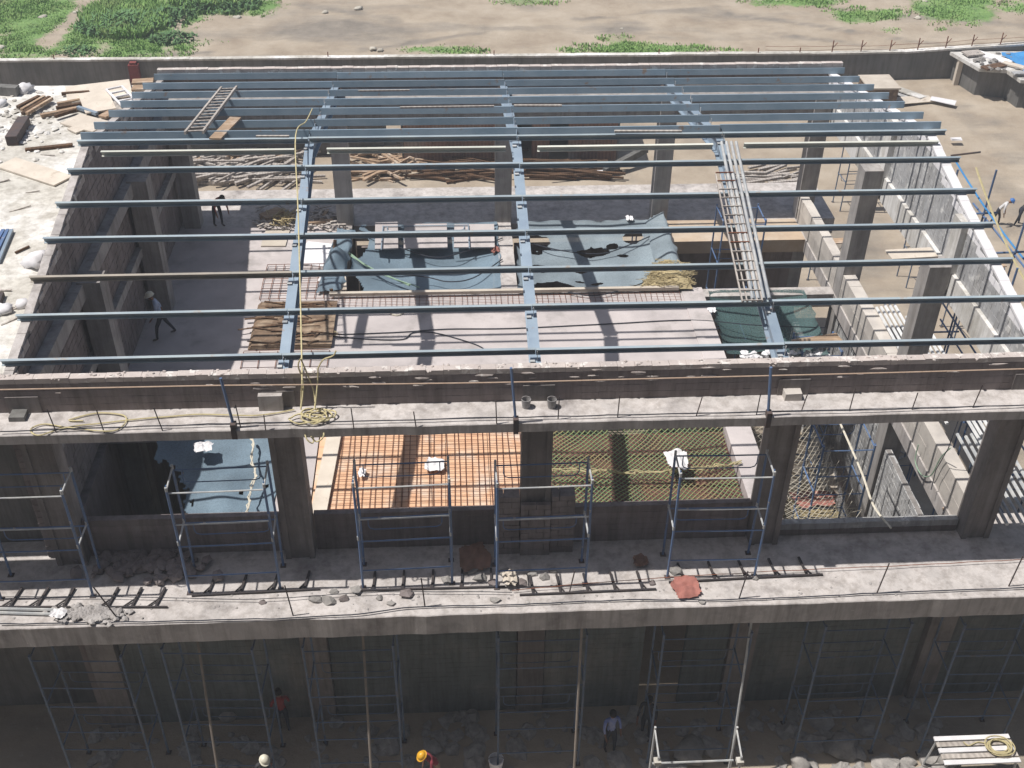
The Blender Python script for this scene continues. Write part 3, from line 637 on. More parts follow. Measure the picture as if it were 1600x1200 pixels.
# tubes, rack and things resting on the roof frame
G='steel tubes bundled along the right-hand rafter'
for k in range(4):
    xo=.0+k*.14
    a=ar(1130,222,.12)+Vector((xo-.05,0,0)); b=ar(1178,470,.12)+Vector((xo-.02,0,0)); b.y=2.55; b.z=roofz(b.y)+.12
    m=MB(); m.tube([a,b],.045,7); solo(m,'steel_tube',SCAFL,('leftmost','second from left','third from left','rightmost')[k]+' pale tube of the bundle lying along the right-hand rafter','tube',G)
B=thing('slatted_rack','narrow rusty red slatted rack lying left of the pale tubes on the roof','rack',tuple(ar(1150,370,.15)))
a=ar(1118,272,.12); b=ar(1160,472,.12)
m=MB()
for o in (0,.5): m.obox(a+Vector((o,0,0)),b+Vector((o,0,0)),.035,.05)
m.build('side_rail',WOODG,B); m=MB()
for o in (.12,.25,.38): m.obox(a+Vector((o,0,0)),b+Vector((o,0,0)),.03,.04)
m.build('long_bar',WOODG,B); m=MB()
for k in range(15):
    e=a.lerp(b,k/14.)+Vector((0,0,.045)); m=MB(); m.obox(e,e+Vector((.5,0,0)),.03,.03); m.build('cross_bar',RUST if k in (0,1,7,8) else WOODG,B)
def ladder(p0,p1,w,n,label,mt=WOODG,name='ladder',side=Vector((1,0,0))):
    B=thing(name,label,'ladder',tuple(p0)); 
    for o in (0,w):
        m=MB(); m.obox(p0+side*o,p1+side*o,.06,.09); m.build('side_rail',mt,B)
    for k in range(n):
        e=p0.lerp(p1,(k+.5)/n); m=MB(); m.obox(e,e+side*w,.05,.03); m.build('rung',mt,B)
    return B
a=ar(289,208,.14); b=ar(346,137,.14); ladder(a,b,.5,15,'long grey ladder lying across the back purlins at upper left',mt=WOODG,side=Vector((1,.1,0)).normalized())
a=ar(336,217,.14); b=ar(368,184,.14); m=MB(); m.obox(a,b,.34,.05); solo(m,'plank',WOOD,'grey brown plank lying across the purlins right of the ladder','plank')
for a,b,lab,w in (((625,168),(772,166),'thin pale timber resting on a back purlin left of the middle rafter',.06),((803,165),(878,165),'thin pale timber resting on a back purlin right of the middle rafter',.09),((560,142),(640,141),'short red-brown batten lying on a far purlin',.05),((960,205),(1065,205),'pale timber on the ridge purlin left of the tube bundle',.09),((400,213),(452,213),'pale timber on the ridge purlin left of the hanging rope',.07)):
    p=ar(*a,.13); q=ar(*b,.13); m=MB(); m.obox(p,q,w,.05); solo(m,'batten',WOODG,lab,'batten')
# ------------------------------------------------------------------ NETS AND DECK COVERINGS
def netsheet(corners,nx,ny,sagf,wr,holes=(),fold=.05,seed=0,z=None,drop=None):
    """corners bl,br,tr,tl -> grid with sag, wrinkles and real holes (u,v,ru,rv)"""
    bl,br,tr,tl=[Vector(c) for c in corners]; m=MB(); vs=[]
    for j in range(ny+1):
        v=j/ny
        for i in range(nx+1):
            u=i/nx; p=bl.lerp(br,u).lerp(tl.lerp(tr,u),v)
            e=4*u*(1-u)*4*v*(1-v)
            p.z+= -sagf*math.sqrt(max(e,0))+wr*noise.noise(Vector((p.x*.9+seed,p.y*.9,seed)))*(.35+e)+fold*math.sin((p.x*.9+p.y*1.3+seed)*2.1+2*noise.noise(p*.5))*e
            ed=min(u,1-u,v,1-v)
            if ed<.001: p+=Vector((noise.noise(Vector((u*9,v*9,seed)))*.12,noise.noise(Vector((u*9,v*9,seed+5)))*.12,0))
            vs.append(p)
    fs=[]
    for j in range(ny):
        for i in range(nx):
            u=(i+.5)/nx; v=(j+.5)/ny; hit=False
            for hu,hv,ru,rv in holes:
                d=math.hypot((u-hu)/ru,(v-hv)/rv)/(1.55 if seed==9 else 1)*(1+.25*noise.noise(Vector((u*20,v*20,1)))); 
                if d<1: hit=True;break
            if not hit: fs.append((j*(nx+1)+i,j*(nx+1)+i+1,(j+1)*(nx+1)+i+1,(j+1)*(nx+1)+i))
    m.add(vs,fs); return m
m=netsheet(((-5.75,12.5,Z1+.04),(-.25,12.5,Z1+.04),(-.25,17.45,Z1+.12),(-5.4,17.3,Z1+.15)),90,80,.38,.11,fold=.03,holes=((.03,.13,.075,.16),(.02,.75,.05,.2),(.14,.98,.1,.06)),seed=2)
solo(m,'shade_net',NETB,'blue shade net sagging over the left of the two back floor openings','net',smooth=True)
# image-measured tears
hs=[(.56,.62,.075,.055),(.70,.68,.03,.03),(.245,.13,.095,.045),(.16,.42,.035,.02),(.45,.40,.045,.035),(.49,.10,.022,.014),(.56,.185,.03,.012),(.73,.36,.07,.014),(.13,.60,.025,.012),(.61,.36,.022,.01),(.77,.55,.03,.012),(.18,.33,.016,.01),(.61,.105,.02,.008),(.09,.73,.10,.085),(.86,.78,.05,.05),(.10,.09,.02,.012),(.44,.22,.022,.01)]
m=netsheet(((.28,12.4,Z1+.04),(5.3,12.4,Z1+.04),(5.6,17.4,Z1+.15),(.5,17.4,Z1+.15)),150,130,.3,.12,fold=.03,holes=hs,seed=9)
solo(m,'shade_net',NETG,'torn grey-blue net full of holes over the right back floor opening','net',smooth=True)
m=netsheet(((5.25,12.5,Z1+.05),(6.25,12.4,Z1+.1),(6.1,17.3,Z1+.5),(5.45,17.4,Z1+.12)),14,40,-.15,.25,seed=4)
solo(m,'shade_net',NETG,'bunched pale grey net fold along the right side of the torn net','net',smooth=True)
m=MB()
for k in range(190):
    c=Vector((random.uniform(4.6,6.3),random.uniform(12.45,13.9),Z1+.12)); c.z+=.25*max(0,1-abs(c.x-5.6))
    if (c.x-4.6)<(c.y-12.6)*.8: continue
    pts=[c+Vector((random.uniform(-.5,.5),random.uniform(-.25,.25),random.uniform(-.04,.12))) for _ in range(4)]; m.tube(catmull(pts,3),.009,4)
n_=netsheet(((4.4,12.35,Z1+.08),(6.4,12.35,Z1+.1),(6.0,14.3,Z1+.25),(5.3,13.9,Z1+.15)),26,22,-.18,.25,seed=12)
m.add(n_.v,n_.f); solo(m,'yellow_net',NETY,'heap of yellow straw-coloured netting at the corner of the torn net','net')
# dark sheet net in the right bay
m=netsheet(((6.8,8.5,Z1+.05),(10.1,8.3,Z1+.1),(10.3,12.2,Z1+.1),(6.9,12.3,Z1+.08)),50,50,.45,.2,seed=21,holes=((.55,.08,.3,.05),))
solo(m,'shade_net',NETD,'dark green net sheet hung over the front opening beside the right rafter','net',smooth=True)
m=MB()
for k in range(60):
    c=Vector((random.uniform(7.3,10.2),8.6+random.uniform(-.2,.15),Z1-.05)); s_=stone(c,random.uniform(.05,.16),.6,k); m.add(s_.v,s_.f)
solo(m,'rubble',WHITE,'white crumbs of plaster along the front edge of the dark green net','rubble',kind='stuff')
# orange ply deck with rebar mat
B=thing('formwork_deck','orange plywood formwork deck seen below the ledge left of centre','formwork',(-3,3,Z1))
m=MB()
x=-5.93
while x<-.05:
    y=.86
    while y<4.95:
        m.box(x+.004,min(x+1.21,.3)-.004,y+.004,min(y+1.2,4.98)-.004,Z1-.20,Z1-.06+random.uniform(-.004,.004)); y+=1.2
    x+=1.22
m.build('plywood_sheets',PLY,B)
def rebar(x0,x1,y0,y1,z,s,r,label,mt=RUST,kx=None):
    B=thing('rebar_mat',label,'rebar mat',((x0+x1)/2,(y0+y1)/2,z)); 
    m=MB(); n=int((x1-x0)/s)
    for i in range(n+1):
        x=x0+(x1-x0)*i/n+random.uniform(-.015,.015); m.tube([(x,y0,z),(x+random.uniform(-.03,.03),(y0+y1)/2,z),(x+random.uniform(-.03,.03),y1,z)],r,4)
    m.build('long_bars',mt,B)['kind']='stuff'
    m=MB(); n=int((y1-y0)/(kx or s))
    for i in range(n+1):
        y=y0+(y1-y0)*i/n+random.uniform(-.015,.015); m.tube([(x0,y,z+2*r),((x0+x1)/2,y+random.uniform(-.03,.03),z+2*r),(x1,y+random.uniform(-.03,.03),z+2*r)],r,4)
    m.build('cross_bars',mt,B)['kind']='stuff'
rebar(-5.6,-.1,.95,4.95,Z1-.02,.175,.0095,'square rusty rebar mat over the orange plywood deck',kx=.2)
rebar(-5.9,5.9,11.35,12.45,Z1+.05,.2,.007,'narrow rebar mat running along the front of the two back nets')
m=MB(); m.obox((-5.72,.8,Z1+.02),(-5.5,5.1,Z1+.02),.42,.1); solo(m,'edge_board',PLYL,'long pale board along the left side of the orange deck','board')
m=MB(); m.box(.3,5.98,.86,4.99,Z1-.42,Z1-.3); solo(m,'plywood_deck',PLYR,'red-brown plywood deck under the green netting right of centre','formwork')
# green diamond netting, real cords
def diamond(x0,x1,y0,y1,z,s,r,mt,label,sg=.25,seed=0,name='safety_net'):
    m=MB(); two=isinstance(mt,tuple)
    def P(x,y): 
        u=(x-x0)/(x1-x0); v=(y-y0)/(y1-y0); e=max(0,16*u*(1-u)*v*(1-v))**.5
        return Vector((x+.08*noise.noise(Vector((x*1.2,y*1.2,seed))),y+.08*noise.noise(Vector((x*1.2,y*1.2,seed+9))),z-sg*e+.07*noise.noise(Vector((x,y,seed+3)))))
    for sg_ in (1,-1):
        m.cur=1 if (two and sg_<0) else 0
        n=int(((x1-x0)+(y1-y0))/s)
        for k in range(n+1):
            c=x0-(y1-y0)+k*s if sg_>0 else x0+k*s
            pts=[]
            for q in range(25):
                y=y0+(y1-y0)*q/24; x=c+(y-y0)*sg_
                if x0<=x<=x1: pts.append(P(x,y))
            if len(pts)>1: m.tube(pts,r,3)
    return solo(m,name,mt,label,'net')
NETC=mat('olive_net_cord',(.36,.38,.16),(.24,.30,.14),2,bump=0,c3=(.42,.26,.15),scale3=.9)
diamond(.45,5.95,.9,4.95,Z1+.05,.165,.014,(NETC,mat('green_net_cord',(.16,.30,.16),(.12,.20,.13),2,bump=0,c3=(.34,.20,.12),scale3=.8)),'green and yellow diamond-mesh safety net over the opening right of centre',sg=.22)
diamond(6.8,9.6,1.5,8.2,Z1-.9,.2,.008,ROPEP,'pale diamond-mesh net hanging in the right front bay',sg=1.3,seed=5)
pts=[]
for k in range(40):
    x=.5+5.6*k/39; pts.append((x,3.05-.25*math.sin(k/39*PI)+.05*random.uniform(-1,1),Z1+.12+.04*random.uniform(-1,1)))
m=MB(); m.tube(pts,.022,5); m.tube([Vector(p)+Vector((random.uniform(-.1,.1),random.uniform(-.08,.08),.03)) for p in pts],.018,5); m.tube([Vector(p)+Vector((random.uniform(-.15,.15),random.uniform(-.1,.1),.03)) for p in pts],.012,5)
solo(m,'net_rope',ROPEY,'frayed yellow border rope across the middle of the green net','rope')
def cloth(px,py,z,w,h,seed,lab,mt=WHITE,name='cloth'):
    c=az(px,py,z); n=12; m=MB(); vs=[]
    for j in range(n+1):
        for i in range(n+1):
            u=i/n-.5; v=j/n-.5; a=math.atan2(v,u); rr=1+.35*noise.noise(Vector((math.cos(a)*1.5,math.sin(a)*1.5,seed)))
            vs.append(c+Vector((u*w*rr,v*h*rr,.08+.16*(noise.noise(Vector((u*5,v*5,seed)))+.3)*(1-abs(u)-abs(v)*.6))))
    fs=[(j*(n+1)+i,j*(n+1)+i+1,(j+1)*(n+1)+i+1,(j+1)*(n+1)+i) for j in range(n) for i in range(n) if math.hypot((i+.5)/n-.5,(j+.5)/n-.5)<.56]
    m.add(vs,fs); return solo(m,name,mt,lab,'cloth',smooth=True)
cloth(680,730,Z1,.55,.55,1,'crumpled white cloth lying on the rebar mat of the orange deck')
cloth(566,742,Z1,.2,.35,2,'small white rag by the left scaffold post on the orange deck')
cloth(1057,720,Z1+.25,.62,.75,3,'white plastic cloth caught on the green net behind a scaffold post')
cloth(740,875,Z1,.75,1.0,4,'brown sack lying in the shade on the balcony floor left of the centre pier',CLOTHB)
cloth(1000,880,Z1,.4,.4,5,'small brown rag in the shade on the balcony floor right of the centre pier',CLOTHB)
cloth(1072,921,Z1,.75,.62,6,'red cloth spread on the sunlit balcony edge',CLOTHR)
cloth(318,702,Z1+.1,.5,.45,7,'grey white bag in the dark left bay below the ledge')
cloth(983,344,Z1+.1,.3,.4,8,'small white rag at the top edge of the torn net')
cloth(773,393,Z1,.3,.5,9,'red rag on the right side of the blue net',CLOTHR)
cloth(1112,487,Z1,.3,.3,10,'pale scrap on the dark green net')
cloth(1270,782,Z0+.4,1.5,.9,11,'red fabric in the rubble of the right front bay',CLOTHR)
cloth(512,438,Z1,.6,.45,12,'white paper sack on the deck beside the brown boards')
# net in left bay below the ledge
m=netsheet(((-10.2,1.0,Z1+.03),(-6.9,1.0,Z1+.03),(-6.95,5.1,Z1+.05),(-10.6,5.1,Z1+.05)),60,60,.35,.2,seed=31,holes=((.0,.3,.28,.45),(.7,.45,.02,.02),(.9,.5,.015,.012)))
solo(m,'shade_net',NETB,'dark blue net with a curved edge over the left front opening','net',smooth=True)
pts=[az(x,y,Z1+.15) for x,y in ((393,684),(396,700),(394,720),(399,745),(392,765),(388,790),(380,812))]
m=MB(); m.tube([p+Vector((random.uniform(-.03,.03),0,random.uniform(-.03,.03))) for p in catmull(pts,4)],.028,5); m.tube([p+Vector((random.uniform(-.06,.06),0,.02)) for p in catmull(pts,4)],.018,5)
solo(m,'net_rope',ROPEP,'pale twisted rope lying on the dark blue net of the left bay','rope')
# boards and a scaffold frame lying on the blue net
for (a,b,w,lab) in (((604,348),(604,389),.85,'left of the three pale panels on the blue net'),((665,350),(665,388),1.6,'middle pale panel on the blue net, under a scaffold frame'),((741,351),(741,387),1.5,'right one of the pale panels on the blue net')):
    p=az(a[0],a[1],Z1+.22); q=az(b[0],b[1],Z1+.18); m=MB(); m.obox(p,q,w,.05); solo(m,'panel',CONCS,lab,'panel','pale panels on the blue net')
def frame_part(m,x0,x1,z0,z1,y=0,r=.024,loop=True):
    """welded scaffold frame in the plane y: two legs, rails, rounded inner loop"""
    m.tube([(x0,y,z0),(x0,y,z1)],r); m.tube([(x1,y,z0),(x1,y,z1)],r)
    m.tube([(x0,y,z1-.04),(x1,y,z1-.04)],r)
    if loop:
        a,b,c,d=x0+.16,x1-.16,z1-.42,z1-.08
        m.tube([(a,y,d),(a,y,c+.14),(a+.04,y,c+.04),(a+.14,y,c),(b-.14,y,c),(b-.04,y,c+.04),(b,y,c+.14),(b,y,d)],r*.75)
        m.tube([(x0,y,c-.0),(a+.1,y,c)],r*.7); m.tube([(x1,y,c),(b-.1,y,c)],r*.7)
B=thing('scaffold_section','dark steel scaffold frame lying flat over the pale panels on the blue net','frame',tuple(az(665,370,Z1+.15)))
m=MB(); frame_part(m,-1.6,1.6,-.95,.85); c=az(665,370,Z1+.27)
mm=MB(); mm.add([c+Vector((v.x,v.z,v.y+.02)) for v in m.v],m.f); mm.build('frame_tubes',STEELR,B)
# brown sheets and clutter at the left of the deck
rebar(-8.6,-6.1,12.3,14.6,Z1+.06,.3,.013,'sparse rebar mat on the deck at the left rafter, behind the white sheets')
rebar(-8.7,-6.0,6.9,9.2,Z1+.05,.45,.013,'sparse rebar mat on the deck in front of the brown plywood stack')
m=netsheet(((-6.7,12.6,Z1+.1),(-5.8,12.6,Z1+.15),(-5.6,16.8,Z1+.25),(-6.3,17.2,Z1+.1)),24,50,-.25,.45,seed=44)
solo(m,'shade_net',NETB,'bunched blue net pulled up at the left edge of the sagging blue net','net',smooth=True)
m=MB(); 
for k in range(3): m.box(-8.6+k*.05,-5.95+k*.02,9.35+.02*k,12.0,Z1+.01+k*.05,Z1+.05+k*.05)
solo(m,'plywood_stack',PLYB,'stack of brown plywood sheets on the deck below the left rafter','plywood')
for i,(a,b,w,h,mt,lab) in enumerate((((412,372),(450,372),1.3,.04,PLYL,'pale sheet on the deck left of the left rafter'),((470,395),(516,400),1.6,.04,WHITE,'white sheet on the deck right of the left rafter, behind the brown stack'),((500,350),(512,330),.12,.1,WOOD,'brown post end standing by the blue net, tallest of the timber there'),((412,345),(440,333),.5,.2,WOOD,'tangled timber offcut in the back left corner of the deck'),((480,345),(540,338),.14,.1,WOODG,'grey batten at the back left corner of the blue net'),((475,352),(520,346),.14,.1,WOOD,'brown batten beside the grey one at the corner of the blue net'),((524,380),(518,458),.12,.15,WOODD,'dark timber edging along the left side of the blue net'),((532,372),(536,455),.25,.06,PLYL,'pale timber edging beside the dark one along the blue net'),((515,462),(1060,452),.14,.12,PLYL,'long pale timber along the front edge of both back nets'))):
    board_px(a,b,w,h,Z1+.01+.012*i,mt,lab,'board','board')
m=MB()
for k in range(90):
    c=az(random.uniform(405,540),random.uniform(326,360),Z1)+Vector((0,0,random.uniform(.02,.2))); d=Vector((random.uniform(-.5,.5),random.uniform(-.5,.5),random.uniform(-.06,.06))); m.obox(c-d*.6,c+d*.6,random.uniform(.03,.12),.03)
solo(m,'timber_scraps',WOODG,'jumble of timber scraps at the back left of the deck','debris',kind='stuff')
m=MB()
for k in range(25):
    c=az(495+random.gauss(0,10),518+random.gauss(0,4),Z1+.04); pts=[c+Vector((random.uniform(-.35,.35),random.uniform(-.3,.3),random.uniform(0,.1))) for _ in range(4)]; m.tube(catmull(pts,3),.012,4)
solo(m,'straw_tangle',NETY,'small tangle of yellow fibre on the deck right of the left rafter','straw')
m=MB()
for k in range(25):
    c=az(440+random.gauss(0,8),346+random.gauss(0,5),Z1+.1); pts=[c+Vector((random.uniform(-.4,.4),random.uniform(-.4,.4),random.uniform(0,.3))) for _ in range(4)]; m.tube(catmull(pts,3),.015,4)
solo(m,'straw_tangle',NETY,'tangle of yellow rope and fibre at the back left corner of the deck','straw')
c=az(620,488,Z1); m=MB(); m.tube([c+Vector((math.cos(t)*.22,math.sin(t)*.22,.03)) for t in [k*2*PI/12 for k in range(12)]],.03,5,True); solo(m,'rope_ring',ROPEP,'small pale ring lying on the deck left of the column shadow','ring')
m=MB()
for k in range(46):
    c=Vector((random.uniform(-8.5,-6.0),random.uniform(9.4,11.9),Z1+.17)); d=Vector((random.uniform(-.7,.7),random.uniform(-.15,.15),0)); m.obox(c-d,c+d+Vector((0,0,.03)),random.uniform(.02,.09),.02)
solo(m,'wood_scraps',WOODD,'dark wood scraps strewn on the brown plywood stack','debris',kind='stuff')
for k,(pts,lab,mt) in enumerate(((((400,532),(425,520),(450,515),(520,522),(600,520),(640,518),(700,514),(800,513),(950,506),(1080,500),(1180,508),(1290,512)),'long dark cable crossing the whole deck',CABLE),(((455,516),(520,525),(580,530),(630,530),(645,520),(680,520),(740,537),(760,548)),'dark cable with a loop left of the middle rafter',CABLE),(((400,548),(412,528),(432,515),(437,515)),'short dark cable rising at the left rafter',CABLE))):
    m=MB(); m.tube(catmull([az(x,y,Z1+.03) for x,y in pts],5),.018,5); solo(m,'cable',mt,lab,'cable')
# cables over the nets
for k,(pts,lab) in enumerate(((((560,362),(620,385),(680,402),(730,392),(785,372)),'dark cable sagging over the blue net behind the panels'),(((575,425),(660,432),(700,440),(740,434),(785,405)),'dark cable sagging over the front half of the blue net'),(((822,378),(880,392),(940,396),(985,382),(1025,365)),'dark cable sagging over the torn net'),(((870,452),(925,462),(975,452),(1010,440)),'dark cable along the front edge of the torn net'))):
    m=MB(); P=[az(x,y,Z1+.12) for x,y in pts]; m.tube(catmull(P,6),.022,5); solo(m,'cable',CABLE,lab,'cable')
m=MB(); m.tube([az(545,395,Z1+.1),az(575,418,Z1+.05),az(640,446,Z1+.1)],.035,5); m.tube([az(548,400,Z1+.2),az(600,430,Z1+.15),az(655,449,Z1+.15)],.02,5); solo(m,'net_rope',ROPEG,'pale green rope running diagonally over the front corner of the blue net','rope')
# debris on the back ledge and timber in the yard
def pile(n,pxr,pyr,z,L_,mt,lab,ang=(-.4,.4),r=.05,name='timber_pile',h=.5):
    m=MB()
    for k in range(n):
        c=az(random.uniform(*pxr),random.uniform(*pyr),z)+Vector((0,0,random.uniform(.03,h))); a=random.uniform(*ang); d=Vector((math.cos(a),math.sin(a),random.uniform(-.06,.06)))*random.uniform(.4,1)*L_/2
        m.obox(c-d,c+d,random.uniform(.6,1.6)*r,r)
    return solo(m,name,mt,lab,'timber',kind='stuff')
pile(60,(842,925),(258,282),Z0,5.0,WOODD,'pile of long brown poles in the yard right of the middle rafter',(-.25,.2),.10)
pile(50,(665,790),(240,285),Z0,3.5,WOODD,'pile of dark poles in the yard between left and middle rafters',(-.5,.4),.10)
pile(55,(560,640),(238,282),Z0,3.0,WOOD,'heap of pale broken boards in the yard right of the left rafter',(-.9,.9),.11)
pile(120,(305,475),(236,292),Z0,3.5,WOODG,'large heap of bleached boards in the yard behind the left bay',(-.6,1.1),.12)
pile(45,(330,470),(222,250),Z0,3.0,WOOD,'row of leaning boards in the yard at the back left',(.6,1.6),.12)
pile(25,(1160,1260),(262,290),Z0,2.5,WOODG,'scattered boards in the yard behind the right bay',(-.3,.6),.12,h=.2)
m=MB(); a=az(944,278,Z0)+Vector((0,0,.4)); b=az(1008,256,Z0)+Vector((0,0,.9)); m.obox(a,b,.3,.35); solo(m,'steel_beam',STUCCO,'dark steel beam leaning in the yard near a back column','beam')
m=MB(); c=az(942,278,Z0); m.box(c.x-.35,c.x+.35,c.y-.2,c.y+.2,Z0,Z0+.35,.04); solo(m,'stone_block',WHITE,'white block under the end of the dark steel beam','block')
# ------------------------------------------------------------------ SCAFFOLD TOWERS
def make_tower(levels,w,d,fh,label,group,guard=True,mt=SCAF,near=None):
    near=near or mt
    B=thing('scaffold_tower',label,'scaffold',(0,0,0),group)
    for sx in (0,w):
        for sy in (0,d):
            m=MB(); m.tube([(sx,sy,0),(sx+.012,sy,levels*fh*.5),(sx,sy,levels*fh)],.032,7)
            if sy==0: m.tube([(sx,sy,levels*fh),(sx,sy+.04,levels*fh+.10)],.018,6)
            L_=m.build('leg',mt,B)
            for k in range(1,levels+1): q=MB(); q.tube([(sx,sy,k*fh-.06),(sx,sy,k*fh+.06)],.034,7); q.build('coupler',near,L_)
            q=MB(); q.box(sx-.07,sx+.07,sy-.07,sy+.07,0,.02); q.build('foot_plate',DARKST,L_)
    for sx in (0,w):
        for k in range(levels):
            m=MB(); zz=fh*(k+1)-.02; m.tube([(sx,0,zz),(sx,d,zz)],.024,6); m.build('side_arm',near,B)
    for sy in (0,d):
        for k in range(levels):
            for zz in ((fh*(k+1)-.12,.35*fh+fh*k) if sy==0 else (fh*(k+1)-.1,)):
                m=MB(); m.tube([(0,sy,zz),(w*.5,sy,zz-.008),(w,sy,zz)],.019,6); m.build('cross_rail',mt if (sy or k==0) else near,B)
            if sy==d:
                zt=fh*(k+1)-.1; m=MB(); m.tube([(.2,sy,zt),(.2,sy,zt-.26),(.24,sy,zt-.36),(.34,sy,zt-.4),(w-.34,sy,zt-.4),(w-.24,sy,zt-.36),(w-.2,sy,zt-.26),(w-.2,sy,zt)],.015,5); m.build('loop_rail',mt,B)
    return B
G='scaffold towers standing on the balcony in front of the open bays'
labs=('scaffold tower at the left picture edge on the balcony','scaffold tower on the balcony in front of the dark blue net of the left bay','scaffold tower on the balcony in front of the orange rebar deck','scaffold tower on the balcony in front of the centre block pier','scaffold tower on the balcony in front of the right half of the green net')
T=make_tower(2,2.22,.8,1.72,labs[0],G,near=SCAFL)  # pale near parts paint sunlit brightness onto arms and rails of blue frames
TX=((-13.2,-1.15),(-8.62,-1.15),(-4.35,-1.15),(-1.02,-1.3),(3.3,-1.12))
for i,(x,y) in enumerate(TX):
    o=T if i==0 else dup(T,(0,0,0),0,labs[i],G); o.location=(x,y,Z1+.002); o.rotation_euler=(0,0,rad(random.uniform(-1.5,1.5)))
G='scaffold towers on the ground below the balcony'
labs=('shaded scaffold tower on the ground at bottom left, the leftmost','shaded ground scaffold tower second from the left','shaded ground scaffold tower left of the worker in the yellow helmet','shaded ground scaffold tower below the centre pier','shaded ground scaffold tower behind the lit frame at bottom right of centre','shaded ground scaffold tower second from the right','shaded scaffold tower farthest right, behind the plank table')
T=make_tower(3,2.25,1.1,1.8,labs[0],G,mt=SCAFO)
for i,x in enumerate((-12.6,-9.4,-5.9,-1.0,3.2,7.4,11.0)):
    o=T if i==0 else dup(T,(0,0,0),0,labs[i],G); o.location=(x,-1.95+.1*(i%2),Z0+.02); o.rotation_euler=(0,0,rad(random.uniform(-3,3)))
B=thing('scaffold_frame_pair','sunlit pale blue scaffold frame standing in front of the building at bottom centre','scaffold',(3.25,-2.9,Z0))
for px_ in (1024,1152):
    q=ay(px_,1136,-2.75); m=MB(); m.tube([(q.x,q.y,Z0),(q.x,q.y,q.z)],.032,7); L_=m.build('leg',SCAFL,B)
    m=MB(); m.tube([(q.x+.02,q.y-.65,Z0),(q.x+.02,q.y-.65,q.z-.35)],.032,7); m.build('leg',SCAFL,B)
    m=MB(); m.tube([(q.x,q.y,q.z-.1),(q.x+.02,q.y-.65,q.z-.35)],.026,6); m.build('side_arm',SCAFL,B)
    m=MB(); m.box(q.x-.09,q.x+.09,q.y-.74,q.y-.56,q.z-.62,q.z-.5); m.build('coupler',CONCW,L_)
xa=ay(1024,1136,-2.75).x; xb=ay(1152,1136,-2.75).x; zz=ay(1090,1190,-2.95).z
m=MB(); m.tube([(xa,-2.95,zz),(xb,-2.95,zz)],.03,6); m.build('cross_rail',SCAFL,B)
# poles half lit below the balcony
for px,py,lab in ((903,1088,'pale pole leaning at the balcony just right of centre, lit in its lower half'),(1157,1086,'whitish pole right of the sunlit scaffold frame'),(577,1150,'pale pole left of the worker with the yellow helmet'),(330,1138,'pale pole at bottom left between two scaffold towers')):
    p=ay(px,py,-2.17); zt=-6.15; h=p.z-Z0; dy=.42; m=MB()
    m.tube([(p.x-.02,p.y-dy,Z0),(p.x+.02,p.y+dy*(zt-p.z)/h,zt)],.034,7); solo(m,'pole',POLEM if px<1000 else SCAFL,lab,'pole','poles standing in front of the ground floor')
# ------------------------------------------------------------------ items on the balcony ledge
def lattice(a,b,n,l,label,lean=1):
    a=Vector(a);b=Vector(b); B=thing('lattice_bar',label,'steel bar',tuple(a))
    m=MB(); m.obox(a+Vector((0,0,.03)),b+Vector((0,0,.03)),.05,.05); m.build('long_bar',BLACKST,B)
    for k in range(n):
        e=a.lerp(b,(k+.5)/n); m=MB(); t=e+Vector((.12*lean,l,.02)); m.obox(e+Vector((0,0,.035)),t+Vector((0,0,.035)),.055,.045); m.obox(e+Vector((-.22*lean,0,.04)),e.lerp(t,.45)+Vector((0,0,.04)),.03,.03); m.build('spur',BLACKST,B)
G_='steel lattice bars lying on the balcony edge'
for i,(a,b,n,lean,lab) in enumerate((((-5,950),(120,950),3,1,'steel bar with spurs at the far left of the balcony edge'),((150,950),(262,950),3,1,'steel bar with spurs right of the mortar heap'),((300,932),(500,922),4,.7,'steel bar with spurs left of the loose bricks'),((560,924),(790,918),5,.2,'steel bar with spurs in front of the orange deck'),((812,931),(1025,922),5,-.5,'steel bar with spurs right of centre on the balcony edge'),((1045,911),(1285,899),5,-.6,'steel bar with spurs beside the red cloth'))):
    lattice(az(*a,Z1),az(*b,Z1),n,.62,lab,lean)
G='loose bricks and rubble lumps on the balcony edge'
spots=[(492,938,.15),(515,939,.14),(538,937,.11),(556,925,.14),(521,925,.1),(611,944,.09),(593,935,.08),(636,930,.15),(735,893,.13),(752,905,.14),(770,912,.12),(790,897,.15),(796,910,.16),(812,912,.14),(832,897,.12),(850,903,.11),(773,939,.1),(697,908,.11),(1055,893,.15),(865,892,.1),(1097,941,.08),(1020,912,.08),(410,942,.07),(1180,905,.07)]
for i,(x,y,r) in enumerate(sorted(spots)):
    s_=stone(az(x,y,Z1)+Vector((0,0,r*.35)),r,.55,i+3)
    near='left part' if x<600 else ('middle' if x<900 else 'right part')
    s_.v=[Vector((v.x+(v.x-az(x,y,Z1).x)*.35,v.y,v.z)) for v in s_.v]
    solo(s_,'rubble_lump',STONE if i%4 else BRICK,'grey rubble lump on the balcony edge, %s from the left of them'%(ORD[i] if i<20 else ('fourth last','third last','second last','very last')[i-20]),'rubble',G)
m=MB()
for k in range(330):
    c=az(145+random.gauss(0,26),962+random.gauss(0,5),Z1); s_=stone(c+Vector((0,0,.08*math.exp(-((c.x+10.9)/1.2)**2))),random.uniform(.02,.10),.5,k); m.add(s_.v,s_.f)
solo(m,'mortar_heap',CONCD,'heap of grey mortar on the left part of the balcony edge','mortar',kind='stuff')
m=MB()
for k in range(240):
    c=az(random.uniform(0,1600),random.gauss(935,16),Z1)
    if c.y>-1.0 or c.y<-2.05: continue
    s_=stone(c,random.uniform(.012,.045),.6,k); m.add(s_.v,s_.f)
solo(m,'grit',CONCD,'small chips and grit strewn along the balcony','debris',kind='stuff')
